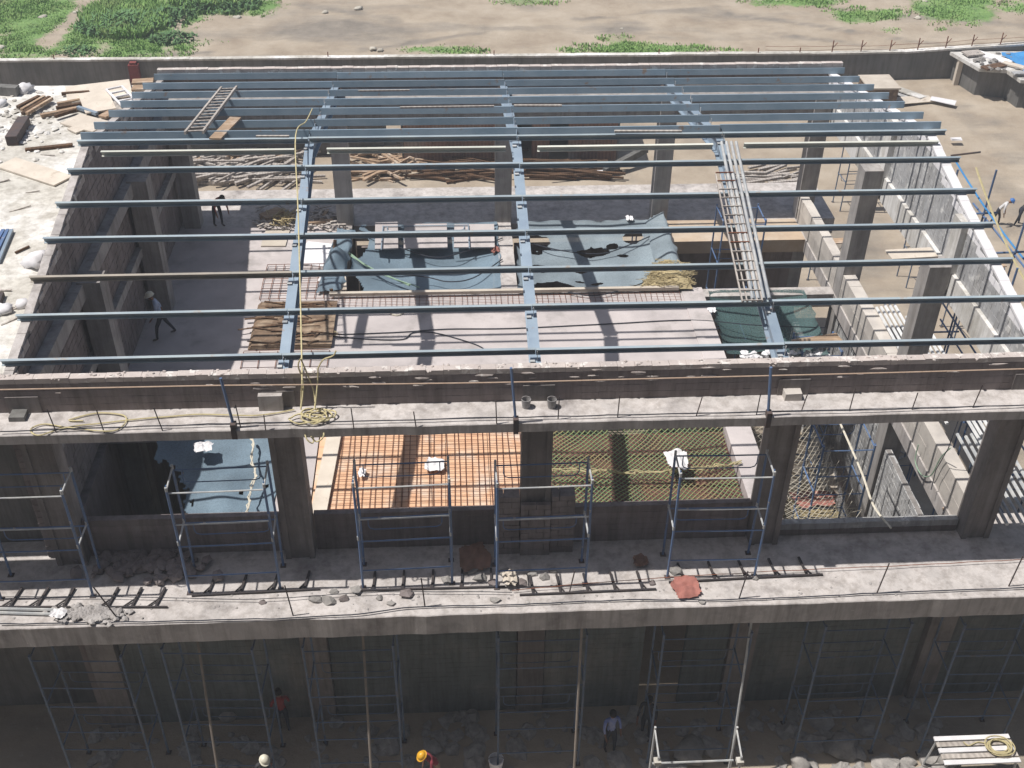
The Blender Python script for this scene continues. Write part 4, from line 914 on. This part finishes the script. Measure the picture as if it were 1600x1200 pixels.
cloth(92,962,Z1+.05,.35,.3,33,'white plastic scrap at the left end of the mortar heap')
cloth(797,907,Z1+.1,.35,.5,34,'pale sack among the rubble in front of the centre pier',PLYL)
for k,(ya,yb) in enumerate(((951,953),(957,960))):
    m=MB(); m.tube([az(-10,ya,Z1+.05),az(92,yb,Z1+.05)],.04,6); solo(m,'steel_tube',SCAFL,('upper','lower')[k]+' of two pale tubes at the left end of the balcony edge','tube')
m=MB()
for k in range(150):
    c=az(random.gauss(225,45),random.gauss(878,14),Z1); s_=stone(c+Vector((0,0,.1)),random.uniform(.06,.2),.7,k); m.add(s_.v,s_.f)
solo(m,'rubble_heap',BRICK,'dark heap of broken blocks in the shade between the two left scaffold towers','rubble',kind='stuff')
# wires along both ledges
def wire(pts,z,r,mt,lab,name='wire',cat='wire',wob=.02):
    P=[az(x,y,z) for x,y in pts]; P=catmull(P,8); P=[p+Vector((0,wob*noise.noise(p*2),abs(wob)*noise.noise(p*1.7))) for p in P]; m=MB(); m.tube(P,r,5); return solo(m,name,mt,lab,cat)
wire([(0,674),(200,667),(400,661),(600,657),(800,652),(1000,648),(1200,644),(1400,639),(1600,633)],ZL+.08,.014,CABLE,'dark wire tied along the bars of the upper ledge')
wire([(0,975),(200,972),(400,967),(460,965),(560,960),(660,948),(800,945),(960,938),(1160,936),(1375,927),(1600,918)],Z1+.06,.016,CABLE,'dark wire along the front edge of the balcony')
wire([(0,933),(150,932),(400,936),(600,925),(800,925)],Z1+.1,.01,CABLE,'thin wire along the middle of the balcony, left half')
wire([(800,922),(1000,905),(1200,893),(1400,884),(1600,874)],Z1+.1,.01,RUST,'thin rusty wire along the middle of the balcony, right half')
P=[ay(x,y,-.62) for x,y in ((-10,609),(200,605),(360,602),(600,600),(805,597),(1000,592),(1201,587),(1400,582),(1610,576))]
m=MB(); m.tube(catmull(P,6),.015,5); solo(m,'orange_cord',ORANGE,'orange-brown guard cord stretched along the upper ledge','cord')
for px,py,h,lab in ((366,668,1.35,'guard post on the upper ledge, the left of three'),(806,660,1.5,'guard post on the upper ledge, the middle of three'),(1200,650,1.35,'guard post on the upper ledge, the right of three')):
    p=az(px,py,ZL); B=thing('guard_post',lab,'post',tuple(p),'guard posts on the upper ledge'); m=MB(); m.tube([p,p+Vector((-.12,.05,h))],.035,6); m.build('post_tube',SCAF,B); m=MB(); m.box(p.x-.06,p.x+.06,p.y-.12,p.y+.05,ZL-.25,ZL+.16); m.build('clamp',DARKST,B)
for px,lab in ((822,'left of two small grey buckets on the upper ledge by the centre column'),(862,'right of two small grey buckets on the upper ledge')):
    p=az(px,636,ZL); B=thing('bucket',lab,'bucket',tuple(p),'two buckets on the upper ledge'); m=MB(); n=14
    ring=lambda r,z:[(p.x+r*math.cos(k*2*PI/n),p.y+r*math.sin(k*2*PI/n),ZL+z) for k in range(n)]
    vs=ring(.09,0)+ring(.115,.24)+ring(.10,.24)+ring(.08,.05); fs=[tuple(range(n))[::-1],tuple(range(3*n,4*n))]
    for a in range(3):
        for k in range(n): fs.append((a*n+k,a*n+(k+1)%n,(a+1)*n+(k+1)%n,(a+1)*n+k))
    m.add(vs,fs); m.build('pail',BUCK,B,smooth=False); m=MB(); m.tube([(p.x+.115*math.cos(t),p.y+.0,ZL+.24+.06*math.sin(t)) for t in [PI*k/8 for k in range(9)]],.006,4); m.build('handle',DARKST,B)
for px,py,w,d,h,mt,lab in ((1237,622,.4,.22,.2,BLOCKC,'pale block sitting on the upper ledge at the right column'),(428,622,.55,.12,.42,CONC,'square pale patch block on the parapet at the left column'),(30,652,.35,.3,.12,STUCCO,'dark block on the upper ledge at the far left')):
    p=az(px,py,ZL); m=MB(); y0=-d-.04; m.box(p.x-w/2,p.x+w/2,y0,-.035,ZL+.003,ZL+h,.008); solo(m,'block',mt,lab,'block')
# hanging yellow rope
P=[ar(487,172,.12),ar(463,205,.3),ar(466,225,.25)]
p_top=ar(462,212,.32); p_bot=Vector((ay(470,566,-.05).x,-.06,.56))
pts=[ar(488,170,.12),ar(478,190,.2),p_top,p_top.lerp(p_bot,.33)-Vector((0,0,.12)),p_top.lerp(p_bot,.66)-Vector((0,0,.14)),p_bot,Vector((p_bot.x-.05,-.12,.1)),az(470,640,ZL+.05)]
m=MB(); m.tube(catmull(pts,6),.019,6); solo(m,'hanging_rope',ROPEY,'long yellow rope hanging from the ridge purlin down to the upper ledge','rope')
m=MB(); rnd=random.Random(3)
for k in range(5):
    c=az(490,648,ZL+.05); rx,ry=.25+.16*rnd.random(),.12+.1*rnd.random(); oz=rnd.random()
    m.tube([c+Vector((math.cos(t)*rx+.2*math.sin(k),math.sin(t)*ry-.05*k,.02+.05*abs(math.sin(t*2+k)))) for t in [q*2*PI/22+oz for q in range(24)]],.02,5)
for pts in (((470,640),(474,600),(466,572),(470,560)),((484,648),(490,690),(478,684),(474,655)),((500,655),(506,680),(495,690),(486,682)),((470,560),(490,610),(492,640)),((497,575),(496,600),(492,640)),((497,575),(505,562),(520,556),(525,548))):
    q=[Vector((ay(x,y,-.3-.6*(y>660)).x,-.05-.14*i-(.5 if y>660 else 0),ay(x,y,-.3-.6*(y>660)).z)) for i,(x,y) in enumerate(pts)]
    q=[ay(x,y,-.1 if y<632 else (-.45 if y<664 else -.9)) for x,y in pts]
    m.tube(catmull(q,5),.018,5)
solo(m,'rope_coil',ROPEY,'loose yellow rope coil draped over the parapet and upper ledge','rope')
wire([(130,657),(108,655),(150,645),(190,648),(197,658),(180,672),(150,673),(110,668),(70,662),(48,670),(60,680),(100,668),(150,662),(190,657),(250,651),(320,647),(400,649),(460,640)],ZL+.05,.018,ROPEY,'yellow rope looping along the upper ledge at left','slack_rope','rope')
# upper frame wires inside right bay and W1 boards
G='silver tubes lying along the right edge wall'
for k in range(9):
    x=11.72+k*.16; m=MB(); y0,y1=(3.6,9.6) if k<5 else (2.6,8.6); m.tube([(x,y0+random.uniform(-.3,.3),Z1+1.12+.02*(k%2)),(x+.05,y1+random.uniform(-.3,.3),Z1+1.12)],.05,6)
    solo(m,'steel_tube',SILV,'silver tube lying beside the right edge wall, %s from the wall'%ORD[k],'tube',G)
G='silver tubes on the outer platform by the front right column'
for k in range(7):
    x=12.1+k*.2; m=MB(); m.tube([(x,-.3+random.uniform(-.3,.3),Z1+.9),(x+.03,3.2+random.uniform(-.3,.3),Z1+.95)],.05,6)
    solo(m,'steel_tube',SCAFL,'tube on the outer platform behind the front right column, %s from the column'%ORD[k],'tube',G)
# side scaffold outside the gable
def tubes(name,label,segs,mt,r=.03,cat='scaffold'):
    B=thing(name,label,cat,tuple(Vector(segs[0][0])))
    for a,b,nm in segs:
        m=MB(); m.tube([a,b],r,6); m.build(nm,mt,B)
    return B
segs=[]
for y in (1.5,3.8,6.1,8.4):
    for x in (12.75,13.9): segs.append(((x,y,Z0),(x,y,.35+.19*y*.5+random.uniform(-.3,.3)),'upright'))
    segs.append(((12.6,y,-.3),(14.3,y,-.25),'transom')); segs.append(((12.6,y,Z1+.8),(14.2,y,Z1+.8),'transom'))
for z in (-.35,-2.6,Z1+.75):
    for x in (12.75,13.9): segs.append(((x,1.0,z),(x,9.2,z),'rail'))
tubes('side_scaffold','blue tube scaffold outside the right gable wall',segs,SCAF)
# scaffold towers in the right bay, on the ground
for (x,y,lab,lv) in ((7.6,14.0,'tall narrow scaffold in the right bay near the back column',5),(8.6,3.6,'tall scaffold in the right bay behind the front right column',4),(7.2,19.9,'scaffold standing in the yard behind the right bay',2)):
    c=make_tower(lv,1.5,1.2,1.7,lab,None); c.location=(x,y,Z0+.02)
for (x,y,lab) in ((-4.4,21.5,'scaffold standing in the yard behind the left rafter'),(4.2,22.5,'scaffold in the yard behind the torn net')):
    c=make_tower(2,1.9,1.0,1.8,lab,None); c.location=(x,y,Z0+.02)
for (x,y,lv,lab) in ((9.2,8.3,4,'scaffold inside the right bay between the two middle right columns'),(13.6,9.8,2,'low scaffold outside the right edge wall near the middle column'),(13.3,14.6,2,'low scaffold outside the right edge wall near the back column'),(13.8,3.6,3,'scaffold outside the right edge wall near the silver tubes')):
    c=make_tower(lv,1.3,1.1,1.7,lab,None,mt=SCAFO if x>10 else SCAF); c.location=(x,y,Z0+.02)
for i,(x,y,z,l,a_,lab) in enumerate(((14.2,10.3,Z0+3.5,1.7,.1,'pale plank on the low scaffold outside the middle right column'),(13.9,15.1,Z0+3.5,1.6,-.1,'pale plank on the low scaffold outside the back right column'),(14.4,4.1,Z0+5.2,1.6,.05,'pale plank on the scaffold beside the silver tubes'),(9.8,8.8,Z0+6.95,1.6,.2,'brown plank on the scaffold inside the right bay'))):
    d=Vector((math.cos(a_),math.sin(a_),0))*l/2; m=MB(); m.obox(Vector((x,y,z))-d,Vector((x,y,z))+d,.5,.05); solo(m,'plank',PLYL if i<3 else WOOD,lab,'plank')
for (px,py,lv,w_,lab) in ((1262,438,1,1.5,'low dark trestle scaffold on the sand left of the middle right column'),(1415,452,2,1.3,'dark scaffold on the sand between the two nearer right columns'),(1490,532,2,1.4,'dark scaffold on the sand right of the nearest inner column'),(1312,332,2,1.6,'dark scaffold on the sand beyond the back right column')):
    q_=az(px,py,Z0); c=make_tower(lv,w_,1.1,1.7,lab,None,mt=SCAFO); c.location=(q_.x,q_.y,Z0+.02); c.rotation_euler=(0,0,random.uniform(-.3,.5))
    m=MB(); d=Vector((w_*.6,.1,0)); t_=Vector((q_.x+w_/2,q_.y+.5,Z0+1.7*lv+.06)); m.obox(t_-d,t_+d,.45,.05); solo(m,'plank',WOOD,'plank on top of the '+lab.replace('low ','').replace(' scaffold on',' frame on').replace('dark ',''),'plank')
m=MB()
for k in range(70):
    c=Vector((random.uniform(12.6,17),random.uniform(2,19),Z0+.05)); d=Vector((random.uniform(-1,1),random.uniform(-1,1),random.uniform(0,.15)))*random.uniform(.2,.9); m.obox(c-d,c+d,random.uniform(.05,.2),.04)
solo(m,'timber_scraps',WOODG,'timber scraps strewn on the dirt outside the right edge wall','debris',kind='stuff')
# debris on the ground floor of the right bay
m=MB()
for k in range(420):
    c=az(random.gauss(1265,40),random.gauss(790,26),Z0); 
    if c.x>11.3 or c.y<.6: continue
    if k%2: s_=stone(c+Vector((0,0,.05)),random.uniform(.05,.22),.6,k); m.add(s_.v,s_.f)
    else:
        d=Vector((random.uniform(-1,1),random.uniform(-1,1),random.uniform(-.1,.2)))*random.uniform(.15,.6); c.z+=.12; m.obox(c-d,c+d,random.uniform(.03,.16),.03)
solo(m,'debris',PLYL,'pale building debris strewn on the ground floor of the right bay','debris',kind='stuff')
m=MB()
for k in range(60):
    c=az(random.gauss(1255,30),random.gauss(815,14),Z0)+Vector((0,0,.2)); pts=[c+Vector((random.uniform(-1,1),random.uniform(-.5,.5),random.uniform(0,.2))) for _ in range(4)]; m.tube(catmull(pts,3),.025,4)
solo(m,'straw_tangle',NETY,'yellow cords tangled in the debris of the right bay','straw')
m=MB(); a=ax(1330,750,10.8)
c=az(1322,758,Z0+.9); m.obox(c-Vector((.5,.3,0)),c+Vector((.5,.3,.2)),1.1,.04,(.3,-.2,1)); solo(m,'board',PLYL,'pink-white board leaning in the right bay debris','board')
for k,(pts,lab,mt,r) in enumerate(((((1310,655,-2.5),(1345,735,-5),(1365,790,-7),(1392,825,-8)),'pale twisted rope hanging through the right bay','ROPEP',.03),(((1435,695,-4.4),(1430,720,-5.6),(1440,742,-6.2),(1455,742,-6.2),(1470,715,-5.2),(1485,700,-4.4)),'green-white cable loop hanging by the right edge wall','ROPEG',.018))):
    m=MB(); q=[ax(x,y,9.2) if k==0 else ax(x,y,11.2) for x,y,_ in pts]; m.tube(catmull(q,6),r,5); solo(m,'hanging_rope',ROPEP if mt=='ROPEP' else ROPEG,lab,'rope')
m=MB(); q=[ax(1500,650,11.1),ax(1482,700,11.1),ax(1462,735,11.1),ax(1455,765,11.1)]; m.tube(q,.015,4); solo(m,'wire',CABLE,'thin wire slanting in front of the right edge wall','wire')
m=MB(); p=ay(1473,795,1.2); m.obox(p,p+Vector((1.3,.1,.12)),.06,.06); solo(m,'batten',ORANGE,'short orange batten poking out at the front right column','batten')
m=MB(); m.tube(sag(ax(1525,262,13.2),ax(1605,445,13.2),.15),.03,5); solo(m,'rope',ROPEY,'yellow rope slanting down outside the gable wall at right','rope')
m=MB(); m.tube(sag(ax(1492,250,13.6),ax(1600,405,14.2),.1),.03,5); solo(m,'hose',TARP,'blue hose running down outside the gable wall at right','hose')
m=MB(); p=ax(1486,243,12.6); m.tube([p,p+Vector((.9,.1,.05))],.03,5); solo(m,'stick',DARKST,'dark stick poking out beyond the gable wall top','stick')
m=MB(); c=az(1405,383,Z0); 
c=ax(1428,398,10.6); m.obox(c-Vector((.7,0,0)),c+Vector((.6,.1,0)),.5,.05); solo(m,'plank',PLYL,'pale plank on a scaffold in the right bay between the columns','plank')
# ------------------------------------------------------------------ rope table, bottom right
c=Vector((12.0,-2.85,Z0)); B=thing('plank_table','sunlit trestle table of pale planks at bottom right','table',tuple(c))
for k in range(5):
    m=MB(); y=c.y-.38+k*.19; m.box(c.x-1.05,c.x+1.05,y-.07,y+.07,Z0+1.40,Z0+1.44,.006); m.build('plank',WOODG if k%2 else WHITE,B)
for sx in (-1,1):
    for sy in (-1,1):
        m=MB(); m.tube([(c.x+sx*.95,c.y+sy*.38,Z0+1.38),(c.x+sx*1.02,c.y+sy*.5,Z0)],.03,6); m.build('leg',SCAFL,B)
    m=MB(); m.tube([(c.x+sx*.95,c.y-.42,Z0+1.37),(c.x+sx*.95,c.y+.42,Z0+1.37)],.03,6); m.build('end_rail',SCAFL,B)
m=MB(); m.tube([(c.x-.95,c.y-.44,Z0+.9),(c.x+.95,c.y-.44,Z0+.95)],.02,6); m.build('brace',SCAFL,B)
m=MB()
for k in range(6):
    cc=Vector((c.x+.6+.06*math.sin(k*2),c.y+.05*math.cos(k),Z0+1.47+.02*k)); m.tube([cc+Vector((math.cos(t)*(.26+.02*k),math.sin(t)*(.2+.02*k),.01*math.sin(3*t))) for t in [q*2*PI/20 for q in range(20)]],.02,5,True)
m.tube(catmull([(c.x+.4,c.y+.1,Z0+1.48),(c.x+.1,c.y+.2,Z0+1.47),(c.x-.2,c.y+.1,Z0+1.47),(c.x-.3,c.y+.22,Z0+1.47)],5),.02,5)
solo(m,'rope_coil',ROPEY,'yellow rope coil lying on the plank table at bottom right','rope')
# rubble at the ground floor, boulders in the light
m=MB()
for k in range(420):
    c=Vector((random.uniform(-12.5,12.5),random.uniform(-3.4,-.1),Z0)); s_=stone(c,random.uniform(.05,.26)*(1 if k%5 else 1.5),.6,k); m.add(s_.v,s_.f)
solo(m,'ground_rubble',STONE,'dim rubble and broken blocks on the ground in front of the ground floor','rubble',kind='stuff')
for i,(px,py,r,lab) in enumerate(((1316,1172,.45,'rounded boulder in the shade at the bottom, left of the plank table'),(1075,1180,.45,'dark boulder behind the sunlit scaffold frame'),(1250,1196,.3,'sunlit pale stone at the bottom edge right of centre'),(360,1105,.5,'large grey lump at bottom left, above the white helmet'),(1480,1190,.3,'stone under the left end of the plank table'))):
    solo(stone(az(px,py,Z0)+Vector((0,0,.15)),r,.8,i+60),'boulder',STONE,lab,'stone',smooth=True)
p=az(775,1200,Z0); B=thing('white_bucket','white bucket at the bottom edge right of the worker in the yellow helmet','bucket',tuple(p)); m=MB(); n=16
ring=lambda r,z:[(p.x+r*math.cos(k*2*PI/n),p.y+r*math.sin(k*2*PI/n),Z0+z) for k in range(n)]
vs=ring(.17,0)+ring(.22,.42)+ring(.20,.42)+ring(.16,.06); fs=[tuple(range(n))[::-1],tuple(range(3*n,4*n))]
for a in range(3):
    for k in range(n): fs.append((a*n+k,a*n+(k+1)%n,(a+1)*n+(k+1)%n,(a+1)*n+k))
m.add(vs,fs); m.build('pail',WHITE,B)
m=MB(); m.tube([(p.x+.22*math.cos(t),p.y,Z0+.42+.1*math.sin(t)) for t in [PI*k/8 for k in range(9)]],.008,4); m.build('handle',DARKST,B)
# ------------------------------------------------------------------ PEOPLE
def person(loc,rot,label,shirt,trousers,helmet=None,bend=0,stride=.25,arm_l=(.1,.1),arm_r=(-.1,.1),look=0,sc=1.0,hairc=(.02,.015,.012)):
    """body as one skinned surface; faces are sorted into clothes and skin by height along the limb"""
    V=[];E=[];Rr=[];K=[]
    def add(p,r,par,kind):
        V.append(Vector(p)); Rr.append(r); K.append(kind)
        if par is not None: E.append((par,len(V)-1))
        return len(V)-1
    def B_(x,y,z):     # bend the trunk about the hips (forward is -y)
        c,s=math.cos(bend),math.sin(bend); dz=z-.95; return (x,y*c-dz*s,.95+dz*c+y*s)
    pel=add((0,0,.95),.135,None,'T'); wa=add(B_(0,0,1.1),.125,pel,'S'); ch=add(B_(0,.01,1.3),.155,wa,'S'); sh=add(B_(0,.01,1.43),.10,ch,'S')
    nk=add(B_(0,0,1.50),.052,sh,'K'); hd0=add(B_(0,-.02,1.58),.078,nk,'K'); hd=add(B_(0,-.03,1.66),.092,hd0,'K'); hd2=add(B_(0,-.02,1.72),.07,hd,'K')
    nose=add(B_(0,-.125,1.625),.013,hd,'K')
    for s in (-1,1): add(B_(s*.095,-.01,1.64),.014,hd,'K')
    for s,(af,el) in ((-1,arm_l),(1,arm_r)):
        s0=add(B_(s*.19,.01,1.41),.062,sh,'S')
        e=(s*(.25),-.28*math.sin(af),1.41-.28*math.cos(af)); e_=add(B_(*e),.047,s0,'S')
        w=(s*.25,e[1]-.25*math.sin(af+el),e[2]-.25*math.cos(af+el)); w_=add(B_(*w),.03,e_,'K')
        h=(s*.245,w[1]-.07*math.sin(af+el),w[2]-.07*math.cos(af+el)); h_=add(B_(*h),.03,w_,'K')
        for q in range(4):
            o=(q-1.5)*.019; L1=(.045,.052,.05,.04)[q]
            f=add(B_(h[0],h[1]+o-L1*math.sin(af+el),h[2]-L1*math.cos(af+el)),.0085,h_,'K'); add(B_(h[0]-s*.015,h[1]+o-1.7*L1*math.sin(af+el),h[2]-1.7*L1*math.cos(af+el)),.0075,f,'K')
        t=add(B_(h[0]-s*.02,h[1]-.03,h[2]+.0),.010,w_,'K'); add(B_(h[0]-s*.03,h[1]-.045,h[2]-.03),.009,t,'K')
    for s in (-1,1):
        f=stride*s
        hp=add((s*.10,0,.88),.092,pel,'T'); kn=add((s*.11,-.42*math.sin(f)-.02,.88-.42*math.cos(f)),.062,hp,'T')
        f2=f if f<0 else f*.4
        an=add((s*.11,V[kn].y-.40*math.sin(f2)+.02,max(.09,V[kn].z-.40*math.cos(f2))),.042,kn,'T')
        hl=add((s*.11,V[an].y+.02,V[an].z-.045),.04,an,'B'); add((s*.12,V[an].y-.16,V[an].z-.06),.032,hl,'B')
    me=bpy.data.meshes.new('person'); me.from_pydata(V,E,[]); ob=bpy.data.objects.new('tmp',me); col.objects.link(ob)
    md=ob.modifiers.new('s','SKIN'); sv=me.skin_vertices[0].data
    for i,r in enumerate(Rr): sv[i].radius=(r,r*(.82 if K[i]=='S' else 1)); 
    sv[0].use_root=True; md.branch_smoothing=.6
    sb=ob.modifiers.new('u','SUBSURF'); sb.levels=1; sb.render_levels=1
    dg=bpy.context.evaluated_depsgraph_get(); me2=bpy.data.meshes.new_from_object(ob.evaluated_get(dg)); bpy.data.objects.remove(ob)
    me2.name='person'; me2.materials.clear()
    for c in (SKIN,shirt,trousers,DARKST): me2.materials.append(c)
    mp={'K':0,'S':1,'T':2,'B':3}
    for p in me2.polygons:
        c=p.center; best=None;bd=9
        for a,b in E:
            d=V[b]-V[a]; t=max(0,min(1,(c-V[a]).dot(d)/max(1e-9,d.length_squared))); dd=(V[a]+d*t-c).length-(Rr[a]*(1-t)+Rr[b]*t)
            if dd<bd: bd=dd; best=K[a] if t<.5 and K[a]!='K' else K[b]
        p.material_index=mp[best]; p.use_smooth=True
    o=bpy.data.objects.new('person',me2); col.objects.link(o); tag(o,label,'person'); o.location=loc; o.rotation_euler=(0,0,rot); o.scale=(sc,)*3; o['_w']=list(loc)
    hc=Vector(B_(0,-.02,1.70)); ax_=Vector(B_(0,-.02,2.0))-hc; ax_.normalize(); q=Vector((0,0,1)).rotation_difference(ax_)
    m=MB(); n=14; vs=[];fs=[]
    rr=[(.138,-.01),(.118,0),(.117,.04),(.10,.085),(.06,.118),(.0,.128)] if helmet else [(.098,-.06),(.10,-.02),(.099,.02),(.085,.06),(.05,.085),(0,.092)]
    for (r,z) in rr:
        for k in range(n):
            a=k*2*PI/n; v=Vector((r*math.cos(a),r*math.sin(a)*1.12-(.03 if (helmet and z<0 and math.sin(a)<-.3) else 0),z)); vs.append(q@v+hc)
    for i in range(len(rr)-1):
        for k in range(n): fs.append((i*n+k,i*n+(k+1)%n,(i+1)*n+(k+1)%n,(i+1)*n+k))
    m.add(vs,fs); me3=bpy.data.meshes.new('helmet' if helmet else 'hair'); me3.from_pydata(m.v,[],m.f); me3.materials.append(helmet or mat('black_hair',hairc,None,9)); me3.polygons.foreach_set('use_smooth',[True]*len(me3.polygons))
    h=bpy.data.objects.new('helmet' if helmet else 'hair',me3); col.objects.link(h); h.parent=o
    return o
HW=mat('white_helmet',(.78,.75,.62),None,3,rough=.35,bump=0); HY=mat('yellow_helmet',(.75,.40,.03),None,3,rough=.35,bump=0); HB=mat('blue_helmet',(.05,.18,.5),None,3,rough=.35,bump=0)
SLB=mat('light_blue_shirt',(.42,.50,.66),None,6); SWH=mat('white_shirt',(.75,.75,.76),None,6); SBL=mat('blue_white_shirt',(.40,.44,.60),(.10,.16,.5),3); SMA=mat('maroon_shirt',(.28,.05,.07),None,6); SRD=mat('red_shirt',(.32,.035,.03),None,6)
TDK=mat('dark_trousers',(.03,.035,.05),None,6); TBR=mat('beige_trousers',(.36,.26,.19),None,6); SDK=mat('dark_shirt',(.05,.05,.055),None,6)
person(tuple(az(258,527,Z1)),rad(-70),'worker in white helmet and light blue shirt walking in the shaded left bay',SLB,TDK,HW,bend=.25,stride=.45,arm_l=(-.3,.3),arm_r=(.4,.5))
person(tuple(az(952,1172,Z0)),rad(15),'worker in blue and white shirt standing under the balcony right of centre',SBL,TDK,None,stride=.12,arm_l=(.2,.4),arm_r=(.1,.2))
person(tuple(az(684,1222,Z0)),rad(-60),'worker in yellow helmet and maroon shirt bending at the bottom edge',SMA,TBR,HY,bend=.6,stride=.2,arm_l=(.5,.3),arm_r=(.7,.3))
person(tuple(az(445,1140,Z0)),rad(200),'worker in red shirt deep in the shade at lower left',SRD,TDK,None,stride=.1,arm_l=(.2,.8),arm_r=(.2,.8))
person(tuple(az(418,1232,Z0)),rad(30),'worker at lower left of whom mostly the pale helmet shows',SDK,TDK,HW,bend=.35,stride=.1)
person(tuple(az(1553,352,Z0)),rad(60),'worker in white shirt and blue helmet leaning forward outside the gable wall',SWH,TDK,HB,bend=.7,stride=.3,arm_l=(.6,.3),arm_r=(.6,.3))
person(tuple(az(1588,352,Z0)),rad(100),'person in dark clothes bending over at the right picture edge',SDK,TDK,None,bend=.9,stride=.3,arm_l=(.7,.2),arm_r=(.9,.2))
person(tuple(az(342,352,Z1)),rad(40),'worker in dark red shirt in the back corner of the left bay',SRD,TDK,None,bend=.9,stride=.15,arm_l=(.9,.3),arm_r=(.9,.3))
person(tuple(az(1008,1150,Z0)),rad(-20),'dark clothed worker standing beside a ground scaffold leg right of centre',SDK,TDK,None,stride=.1,arm_l=(.3,.6),arm_r=(.2,.6))
m=MB(); m.box(-760,760,-960,960,Z0-2,36); hz=m.build('haze',CONC,origin=(0,0,Z0-2)); hz['kind']='stuff'; hz['label']='thin dusty haze over the whole site'; hz['category']='haze'
hm=bpy.data.materials.new('haze_air'); hm.use_nodes=True; hn=hm.node_tree; hn.nodes.remove(hn.nodes['Principled BSDF']); pv=hn.nodes.new('ShaderNodeVolumePrincipled'); pv.inputs['Color'].default_value=(.86,.92,1,1); pv.inputs['Density'].default_value=.0013; pv.inputs['Anisotropy'].default_value=0
hn.links.new(pv.outputs['Volume'],hn.nodes['Material Output'].inputs['Volume']); hz.data.materials.clear(); hz.data.materials.append(hm)
# ------------------------------------------------------------------ LIGHT, SKY, CAMERA
w=bpy.data.worlds.new("World"); S.world=w; w.use_nodes=True; nt=w.node_tree; bg=nt.nodes['Background']
sky=nt.nodes.new('ShaderNodeTexSky'); sky.sky_type='NISHITA'; sky.sun_disc=False; sky.sun_elevation=rad(65.3); sky.sun_rotation=rad(-90); sky.dust_density=2.0
nt.links.new(sky.outputs['Color'],bg.inputs['Color']); bg.inputs['Strength'].default_value=.058
ld=bpy.data.lights.new('sun','SUN'); ld.energy=3.9; ld.angle=rad(.55); ld.color=(1,.955,.90)
lo=bpy.data.objects.new('sun',ld); col.objects.link(lo); d=Vector((.475,-.004,-1)); lo.rotation_euler=d.to_track_quat('-Z','Y').to_euler(); lo.location=(0,0,40)
cd=bpy.data.cameras.new('camera'); co=bpy.data.objects.new('camera',cd); col.objects.link(co)
M=Matrix((( RT.x,UP.x,-FW.x,CX),(RT.y,UP.y,-FW.y,CY),(RT.z,UP.z,-FW.z,CZ),(0,0,0,1))); co.matrix_world=M
cd.sensor_width=36; cd.sensor_fit='HORIZONTAL'; cd.lens=36*FOC/1600; cd.clip_end=3000; S.camera=co
S.view_settings.view_transform='Standard'; S.view_settings.look='None'; S.view_settings.exposure=.42; S.view_settings.gamma=1; S.view_settings.use_curve_mapping=False
for o in bpy.data.objects:
    if '_w' in o: del o['_w']
